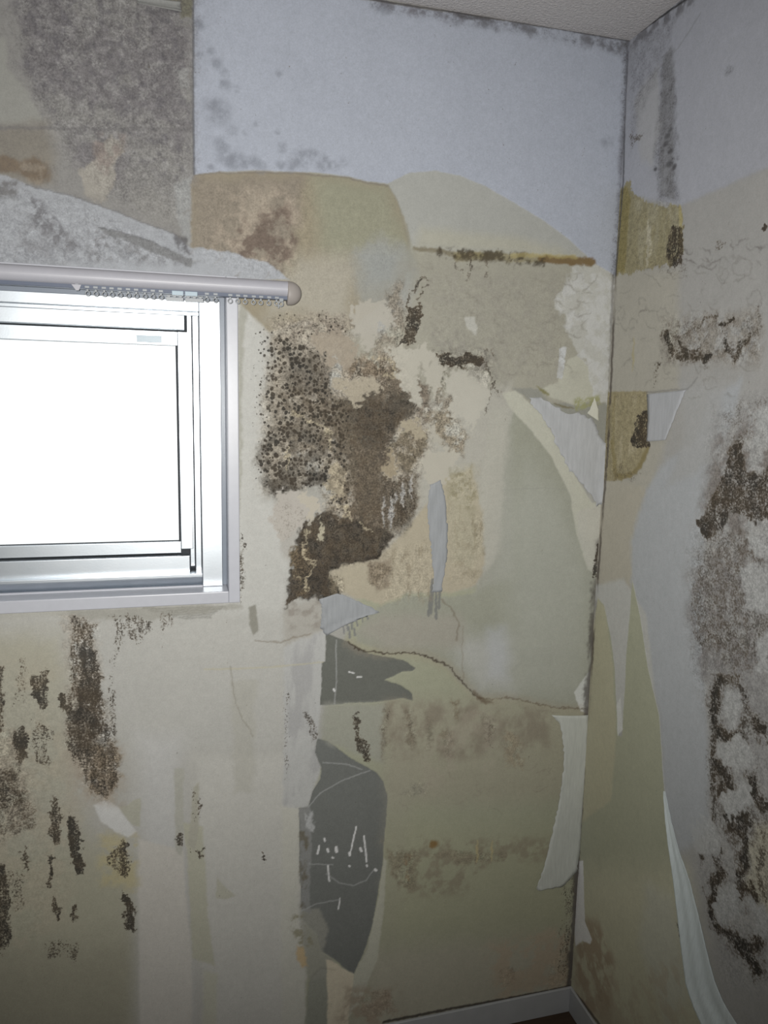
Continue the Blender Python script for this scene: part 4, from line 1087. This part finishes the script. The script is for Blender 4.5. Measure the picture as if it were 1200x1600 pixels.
# ================================================================== RIGHT WALL
Q = R.put
Q(R.poly([(900,-80),(1400,-80),(1400,330),(1200,262),(1065,322),(960,300)], 6, 2, 1), (0.444, 0.459, 0.513))
Q(R.poly([(900,300),(1065,322),(1200,264),(1400,200),(1400,1800),(850,1800)], 4, 2, 1), (0.429, 0.426, 0.417))
Q(R.poly([(900,420),(1060,420),(1060,620),(1020,760),(930,780)], 14, 6, 3), (0.464, 0.449, 0.399))
Q(R.poly([(920,740),(1010,760),(990,870),(985,930),(920,930)], 8, 6, 3), (0.490, 0.465, 0.398))
Q(R.poly([(1010,765),(1040,720),(1085,690),(1110,620),(1160,590),(1150,650),(1115,720),(1100,800),(1100,1000),(1110,1300),(1060,1330),(1040,1250),(1030,1110),(1013,1045),(1000,960),(987,905),(985,850)], 8, 6, 2), (0.464, 0.485, 0.511))
Q(R.poly([(1065,600),(1130,600),(1115,720),(1080,740),(1040,760),(1070,680)], 10, 6, 2), (0.452, 0.458, 0.461), .8)
Q(R.poly([(930,1000),(990,905),(1110,1250),(1110,1330),(1150,1700),(880,1700)], 1, 0, 0), (0.522, 0.538, 0.558), 0)
Q(R.poly([(925,915),(975,905),(1010,960),(1035,1200),(1030,1200),(975,1150),(940,1000)], 5, 2, 1), (0.543, 0.546, 0.526))
# bared olive wall: two tall wedges running down to the floor
Q(R.poly([(934,935),(943,945),(954,994),(960,1040),(963,1100),(967,1150),(972,1150),(976,1083),(979,1017),(984,960),(988,906),(1000,960),(1013,1046),(1022,1085),(1030,1117),(1035,1200),(1039,1250),(1048,1317),(1063,1407),(1077,1500),(1085,1540),(1130,1700),(860,1700),(870,1400),(900,1200)], 1, 1, .8), (0.436, 0.444, 0.338))
Q(R.poly([(934,935),(945,950),(958,1040),(963,1150),(955,1250),(890,1300),(905,1100)], 4, 3, 2), (0.528, 0.503, 0.367), .8)
Q(R.poly([(963,1100),(970,1090),(973,1140),(965,1150)], 1, 1, 1), (0.677, 0.687, 0.664))
Q(R.poly([(880,1360),(1070,1360),(1130,1700),(860,1700)], 45, 10, 3), (0.589, 0.576, 0.438))
Q(R.poly([(1010,1380),(1050,1400),(1075,1560),(1040,1600),(1000,1480)], 18, 10, 2), (0.575, 0.579, 0.495), .8)
R.mottle(R.poly([(900,1430),(935,1440),(960,1500),(955,1600),(900,1580)], 14, 8, 4), (0.421, 0.341, 0.249), .9, 24, .10)
R.mottle(R.poly([(890,1540),(1060,1500),(1080,1640),(930,1680)], 20, 8, 4), (0.501, 0.441, 0.332), .6, 24, -.02)
Q(R.poly([(905,1345),(911,1345),(914,1440),(925,1468),(922,1476),(910,1470),(899,1478),(897,1440)], 1.2, 1.5, 1), (0.850, 0.850, 0.850))
# ochre patches beside the corner
Q(R.poly([(940,330),(974,290),(984,280),(989,298),(1004,312),(1020,319),(1038,322),(1063,318),(1066,340),(1068,394),(1050,414),(1000,424),(940,434)], 1.4, 3, 7), (0.335, 0.304, 0.194))
R.grit_up(R.poly([(940,330),(974,290),(1004,312),(1063,318),(1068,394),(1050,414),(940,434)], 4, 4, 3), .4)
R.grit_up(R.poly([(930,616),(1012,610),(1012,690),(985,745),(930,752)], 4, 4, 3), .4)
R.mottle(R.poly([(990,312),(1060,322),(1066,394),(1000,420)], 6, 6, 3), (0.390, 0.364, 0.262), .8, 18, .0, .12, 3)
Q(R.poly([(940,330),(978,290),(986,310),(982,350),(976,424),(940,434)], 3, 4, 2), (0.280, 0.237, 0.100), .8)
Q(R.line([(1013,346),(1015,380),(1010,415)], 9, 4, 3, 6, True), (0.632, 0.599, 0.482), .65)
Q(R.line([(1062,322),(1064,350),(1062,380)], 5, 2, 1, 2), (0.479, 0.424, 0.217), .8)
Q(R.poly([(930,616),(958,612),(1012,610),(1014,640),(1012,690),(1013,702),(1002,728),(985,745),(970,751),(930,752)], 1.4, 3, 2), (0.365, 0.322, 0.207))
R.mottle(R.poly([(955,620),(1005,615),(1000,700),(960,730)], 4, 5, 3), (0.469, 0.419, 0.292), .8, 16, .0, .12, 4)
Q(R.line([(957,690),(962,745),(985,742),(1000,728),(1012,700)], 8, 3, 3, 3), (0.267, 0.221, 0.103), .75)
Q(R.line([(960,620),(958,680),(960,740)], 6, 3, 2, 3), (0.341, 0.294, 0.160), .6)
Q(R.line([(990,530),(988,580)], 5, 3, 3, 3, True), (0.459, 0.413, 0.239), .7)
Q(R.line([(1015,618),(1015,660)], 2.5, 1.5, 1, 1), (0.728, 0.714, 0.678), .7)
Q(R.line([(1010,613),(1075,608),(1090,590)], 2, 1.2, 1, 1), (0.240, 0.237, 0.236), .6)
# grey streaks under the ceiling on the right
Q(R.poly([(1036,95),(1050,70),(1054,110),(1052,200),(1054,310),(1034,305),(1030,200)], 5, 4, 2), (0.301, 0.306, 0.319), .7)
Q(R.poly([(990,160),(1005,130),(1028,105),(1032,200),(1020,260),(1000,250)], 8, 5, 2), (0.465, 0.465, 0.464), .6)
Q(R.line([(995,150),(1025,112),(1060,75),(1095,20)], 2, 1.5, 1, 1), (0.289, 0.294, 0.315), .6)
R.mottle(R.line([(982,62),(1030,28),(1080,-8)], 26, 10, 6, 4), (0.164, 0.162, 0.175), .75, 14, .02)
Q(R.line([(979,64),(1030,28),(1085,-10)], 3, 1.2, .6, .6), (0.051, 0.051, 0.053), .95)
Q(R.line([(979,64),(974,280),(962,430)], 3.5, 2, 1, 1), (0.094, 0.096, 0.108), .8)
R.mottle(R.line([(962,430),(950,700),(932,930),(915,1180),(900,1400),(888,1550)], 5, 3, 2, 2), (0.109, 0.093, 0.081), .85, 20, .06, .12, 3)
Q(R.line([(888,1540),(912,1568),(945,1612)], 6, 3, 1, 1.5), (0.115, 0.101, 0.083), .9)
Q(R.line([(1040,1255),(1036,1200),(1030,1117),(1013,1046),(1000,960),(988,906)], 1.5, 1, .5, .5), (0.743, 0.754, 0.761), .35)
# --- mould on the right wall

N = lambda pts, ch, a, soft=4, w=7, f=5: R.mould(R.poly(pts, soft, w, f), ch, a)
N([(1034,80),(1052,70),(1056,200),(1060,310),(1030,310),(1022,240)], 3, .72, 8)
N([(985,70),(1060,10),(1030,120),(1000,180),(984,240)], 3, .55, 10)
for x, y, r in ((1048,203,3),(1043,212,4),(1048,236,4),(1040,224,4),(1046,256,5),(1053,262,4),(1025,264,3)):
    Q(R.disc(x, y, r, .5), (0.114, 0.116, 0.125), .8)
for x, y, r in ((1043,210,5),(1040,224,6),(1048,236,5),(1046,256,6),(1053,262,5),(1025,262,5),(1060,248,3),(1036,236,4),(1050,248,4),(1140,110,6),(1048,203,3)):
    R.mould(R.disc(x, y, r, .5), 3, .95)
N([(984,205),(1008,210),(1006,216),(990,222),(986,240)], 0, .62, 2)
N([(1048,355),(1066,350),(1068,412),(1044,418),(1040,390)], 0, .82, 4)
N([(1120,372),(1135,376),(1130,395),(1118,392)], 0, .60, 3)
N([(1192,348),(1200,350),(1199,362),(1193,362)], 0, .95, 2)
N([(1005,404),(1075,404),(1075,440),(1040,440)], 0, .46, 6)
N([(995,650),(1015,640),(1016,700),(990,700),(985,690)], 0, .90, 3)
N([(960,720),(1005,735),(990,752),(958,752)], 0, .5, 4)
stroke([(1040,520),(1048,545),(1064,560),(1082,560),(1110,562)], 12, .84)
stroke([(1050,522),(1075,520),(1092,512),(1104,498),(1118,492)], 8, .66)
stroke([(1060,530),(1072,552),(1090,548)], 9, .80)
stroke([(1126,506),(1140,504),(1150,496)], 6, .92)
stroke([(1130,520),(1136,545),(1150,556),(1158,545),(1172,528)], 9, .78)
stroke([(1172,530),(1185,510),(1185,490)], 8, .62)
stroke([(1024,575),(1030,566)], 6, .92)
stroke([(1020,600),(1024,580)], 5, .6)
N([(1035,495),(1190,488),(1190,565),(1040,572)], 0, .50, 10)
R.clean(R.disc(1150, 525, 10, .4), .9); R.clean(R.disc(1120, 530, 11, .5), .6)
wrinkles(R, 965, 1195, 400, 620, 60, (0.223, 0.210, 0.187), .5)
wrinkles(R, 1060, 1195, 380, 420, 16, (0.128, 0.110, 0.100), .6)
for x, y, r in ((1110,598,10),(1058,424,11),(990,506,7),(1160,420,14),(1036,490,9),(1130,430,10),(968,490,8),(1004,470,6),(1046,575,8),(1090,575,6),(1180,470,12)): blister(R, x, y, r, (0.224, 0.211, 0.194), .6)
film([(1035,495),(1190,485),(1190,570),(1045,572),(1030,560)], (0.337, 0.314, 0.281), .8, 12, 16, .02, 8, 6, 1, .1, R, .45)
film([(1110,640),(1260,590),(1260,1560),(1130,1540),(1090,1350),(1120,1180),(1076,1040),(1075,860),(1100,760)], (0.378, 0.375, 0.375), .7, 24, 28, .02, 10, 6, 1, .14, R, .38)
film([(1120,680),(1260,640),(1260,880),(1100,880),(1095,800)], (0.212, 0.188, 0.172), .75, 16, 22, .0, 10, 7, 1, .1, R, .5)
film([(1076,880),(1200,860),(1190,1050),(1100,1060),(1080,1000)], (0.294, 0.281, 0.277), .8, 18, 14, .0, 10, 7, 1, .1, R, .5)
# big colonies down the right edge
N([(1125,640),(1240,600),(1240,700),(1180,690),(1140,700)], 0, .50, 8)
N([(1140,690),(1160,680),(1168,730),(1180,745),(1240,690),(1240,830),(1190,840),(1150,800),(1130,830),(1104,846),(1090,814),(1110,780),(1130,740)], 0, .80, 8)
N([(1150,690),(1160,690),(1162,740),(1152,760),(1146,730)], 0, .92, 3)
N([(1160,740),(1180,735),(1200,750),(1240,740),(1240,800),(1190,800),(1165,775)], 0, .84, 6)
N([(1086,808),(1104,812),(1112,830),(1100,845),(1094,830)], 0, .94, 3)
N([(1080,860),(1240,800),(1240,1060),(1140,1060),(1120,1030),(1084,1020),(1075,930)], 0, .58, 20)
N([(1100,830),(1200,820),(1190,900),(1110,930)], 0, .58, 12)
N([(1075,940),(1150,930),(1150,1060),(1090,1050)], 3, .48, 16)
N([(1110,900),(1240,850),(1240,1150),(1130,1160)], 3, .30, 16)
stroke([(1086,985),(1098,1000),(1112,992),(1120,1000),(1140,990)], 9, .66)
stroke([(1080,1020),(1086,1060)], 10, .46)
stroke([(1126,1065),(1140,1060),(1156,1070),(1162,1090)], 12, .72)
stroke([(1126,1065),(1118,1090),(1117,1120),(1124,1140),(1138,1152),(1152,1150)], 16, .88)
stroke([(1162,1090),(1166,1110),(1160,1140),(1168,1160)], 12, .70)
stroke([(1180,1130),(1192,1142)], 16, .90)
stroke([(1118,1140),(1112,1180),(1112,1230)], 12, .78)
stroke([(1168,1160),(1178,1190),(1180,1240)], 8, .6)
stroke([(1120,1200),(1130,1206),(1138,1222),(1126,1240)], 16, .94)
stroke([(1120,1245),(1114,1262),(1118,1280)], 9, .7)
stroke([(1176,1225),(1180,1250),(1196,1262)], 14, .88)
stroke([(1150,1270),(1140,1290),(1158,1300),(1166,1320),(1160,1360),(1158,1400)], 14, .84)
stroke([(1136,1280),(1148,1288),(1170,1282)], 18, .86)
N([(1120,1290),(1165,1280),(1170,1350),(1150,1350),(1128,1300)], 0, .62, 8)
stroke([(1095,1340),(1098,1345)], 7, .9)
stroke([(1108,1330),(1118,1348),(1126,1330)], 7, .72)
stroke([(1128,1360),(1116,1385),(1112,1410),(1114,1430)], 13, .88)
stroke([(1130,1355),(1120,1345)], 7, .6)
stroke([(1120,1450),(1138,1462),(1160,1470),(1176,1480),(1188,1475)], 15, .84)
stroke([(1150,1470),(1166,1490),(1178,1510),(1186,1514)], 16, .88)
N([(1135,1460),(1190,1465),(1188,1515),(1160,1500)], 0, .66, 6)
stroke([(1160,1380),(1180,1400),(1178,1390)], 9, .9)
stroke([(1185,1290),(1195,1310),(1186,1350),(1190,1400),(1210,1420)], 10, .66)
N([(1170,1270),(1240,1240),(1240,1440),(1190,1420),(1175,1340)], 0, .50, 10)
Q(R.poly([(1175,1290),(1240,1280),(1240,1440),(1195,1420),(1165,1385)], 10, 8, 4), (0.569, 0.538, 0.420), .7)
N([(1070,860),(1100,860),(1100,1080),(1075,1060)], 0, .36, 12)
N([(1055,1440),(1066,1435),(1068,1465),(1060,1460)], 0, .70, 3)
R.mottle(R.poly([(1030,80),(1056,80),(1060,320),(1030,320)], 6, 6, 4), (0.207, 0.209, 0.219), .4, 12, -.02)

# pale sound cells between the colonies
for pts in ([(1136,1090),(1146,1078),(1158,1084),(1160,1110),(1154,1130),(1150,1152),(1142,1140),(1138,1124),(1128,1118)],[(1124,1165),(1150,1155),(1172,1165),(1178,1190),(1160,1208),(1140,1200),(1122,1190)],
            [(1128,1258),(1140,1236),(1160,1226),(1174,1232),(1172,1256),(1158,1272),(1140,1276)],[(1080,1290),(1110,1278),(1125,1300),(1122,1330),(1100,1340),(1082,1325)],[(1120,1400),(1138,1385),(1158,1402),(1150,1436),(1124,1442),(1118,1424)],
            [(1172,815),(1195,805),(1215,820),(1215,870),(1190,872),(1172,850)],[(1160,885),(1200,880),(1200,960),(1165,950)],[(1160,640),(1180,650),(1176,690),(1166,725),(1186,732),(1200,700),(1230,700),(1230,640)],[(1172,1410),(1200,1425),(1200,1470),(1180,1460)],[(1180,1000),(1200,990),(1200,1060),(1182,1050)]):
    k = R.poly(pts, 4, 10, 9); R.clean(k, .85); R.put(k, (0.528, 0.541, 0.543), .6)

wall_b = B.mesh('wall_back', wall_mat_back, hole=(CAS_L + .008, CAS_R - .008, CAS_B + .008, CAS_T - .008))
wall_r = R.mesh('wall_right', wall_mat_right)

# ------------------------------------------------------------------ torn paper that stands off the walls
def paper_material(name, rgb, side):
    t = NT(name); p = t.pos()
    f = t.noise(t.scaled(p, (1, 1, .12)), 190, 6, 0.65); g_ = t.noise(p, 420, 3, .7)
    c = np.asarray(rgb)
    col = t.mix(f, tuple(c * .78), tuple(np.minimum(c * 1.2, 1)))
    t.bsdf(col, 0.75, 0, 0.25, t.bump(t.math('ADD', f, g_), 0.4, 0.0012))
    return t.m

def sheet(name, surf, left, right, mat, parent, lift, n=60, m=14, label=None, thick=0.0006, jag=2.0, seed=3):
    """paper between two outlines down the wall; lift(s, t) is how far (m) it stands off"""
    def sample(pts, s):
        q = surf.wall(pts); d = np.concatenate([[0], np.cumsum(np.linalg.norm(np.diff(q, axis=0), axis=1))]); d /= d[-1]
        return np.array([np.interp(s, d, q[:, 0]), np.interp(s, d, q[:, 1])])
    rnd = np.random.RandomState(seed)
    mb = MB()
    for i in range(n + 1):
        s = i / n
        a, b = sample(left, s), sample(right, s)
        ja = rnd.uniform(-1, 1, 2) * jag * PXM; jb = rnd.uniform(-1, 1, 2) * jag * PXM
        for j in range(m + 1):
            t_ = j / m
            q = (a + ja * (1 - t_) ** 3) * (1 - t_) + (b + jb * t_ ** 3) * t_
            h = lift(s, t_)
            mb.v.append((q[0], -h, q[1]) if surf.which == 'y' else (-h, q[0], q[1]))
    for i in range(n):
        for j in range(m):
            k = i * (m + 1) + j
            mb.f.append((k, k + 1, k + m + 2, k + m + 1))
    o = mb.build(name, mat, parent, 0, True)
    md = o.modifiers.new('thickness', 'SOLIDIFY'); md.thickness = thick; md.offset = 0
    if label: o['label'] = label
    return o
P_WHITE = paper_material('torn_white_paper', (0.475, 0.488, 0.503), 'y')
P_STRIP = paper_material('torn_grey_white_paper', (0.563, 0.582, 0.545), 'y')
P_BLUE = paper_material('torn_bluish_paper', (0.364, 0.380, 0.397), 'y')
P_CREAM = paper_material('torn_cream_paper', (0.606, 0.606, 0.524), 'y')
P_PEEL = paper_material('peeling_right_paper', (0.690, 0.761, 0.777), 'x')
P_TAG = paper_material('torn_tag_paper', (0.335, 0.341, 0.331), 'y')
P_GREY = paper_material('torn_grey_tag_paper', (0.475, 0.490, 0.521), 'x')
sheet('torn_wallpaper', B, [(826,622),(830,630),(846,652),(862,674),(870,700),(893,738),(918,768),(933,790)], [(846,621),(860,630),(886,646),(905,645),(925,655),(936,682),(947,694),(943,750),(941,784)], P_WHITE, wall_b,
      lambda s, t: .0012 + .006 * t ** 3 * s + .0012 * math.sin(5 * s + 4 * t) ** 2, 50, 14, 'white torn wallpaper flap near the corner', .0006, 2.5)
sheet('torn_wallpaper', B, [(862,1118),(874,1128),(880,1160),(880,1200),(872,1260),(858,1320),(848,1360),(838,1388)], [(920,1118),(919,1150),(914,1220),(910,1280),(906,1330),(900,1362),(880,1384),(842,1392)], P_STRIP, wall_b,
      lambda s, t: .0012 + .0008 * math.sin(6 * s + 3 * t) ** 2, 60, 10, 'long grey white wallpaper strip in the lower corner', .0006, 1.5, 5)
sheet('torn_wallpaper', B, [(672,758),(667,790),(670,830),(675,870),(677,905),(675,926)], [(688,750),(696,780),(699,830),(698,870),(693,905),(689,924)], P_BLUE, wall_b,
      lambda s, t: .0012 + .0010 * math.sin(9 * s + 3 * t) ** 2, 40, 8, 'narrow bluish paper strip hanging below the mould', .0005, 1.5, 7)
sheet('torn_wallpaper', B, [(500,936),(502,952),(500,980),(510,992)], [(527,926),(560,940),(594,955),(548,972)], P_BLUE, wall_b,
      lambda s, t: .0012 + .0012 * math.sin(7 * s + 3 * t) ** 2, 24, 10, 'bluish torn paper scrap above the grey plaster', .0005, 1.5, 9)
sheet('torn_wallpaper', B, [(928,622),(922,638),(917,646)], [(929,622),(934,640),(934,658)], P_CREAM, wall_b,
      lambda s, t: .0015 + .004 * s * t, 12, 6, 'small cream paper triangle above the white flap', .0005, .6, 11)
sheet('torn_wallpaper', B, [(212,-6),(216,10)], [(282,4),(283,22)], P_TAG, wall_b,
      lambda s, t: .0015 + .010 * s * s, 10, 10, 'curled paper scrap at the top left', .0006, .8, 13)
sheet('torn_wallpaper', B, [(944,694),(942,740),(938,788)], [(950,692),(948,740),(944,790)], P_WHITE, wall_b,
      lambda s, t: .002 + .012 * t * math.sin(math.pi * s), 20, 5, 'curled white edge of the flap in the corner', .0006, 1, 15)
sheet('torn_wallpaper', R, [(1013,616),(1015,650),(1013,690)], [(1072,609),(1056,648),(1040,688)], P_GREY, wall_r,
      lambda s, t: .0012 + .0030 * (1 - t) ** 2, 24, 10, 'grey paper tag beside the lower ochre patch', .0006, .8, 17)
# the loose sheet: its edge comes off the wall more and more towards the floor
sheet('peeling_wallpaper', R, [(1037,1236),(1042,1280),(1049,1325),(1058,1375),(1066,1430),(1075,1490),(1082,1535),(1094,1568),(1112,1606),(1140,1660)],
      [(1040,1236),(1050,1285),(1062,1330),(1078,1375),(1092,1430),(1106,1490),(1118,1535),(1132,1568),(1156,1606),(1186,1660)], P_PEEL, wall_r,
      lambda s, t: .0012 + (.020 * s ** 0.8 + .0) * (1 - t) ** 2.2 + .0022 * s * math.sin(math.pi * t) * (1 + math.sin(11 * t + 5 * s)), 70, 24, 'loose wallpaper edge curling off the right wall', .0007, .4, 19)
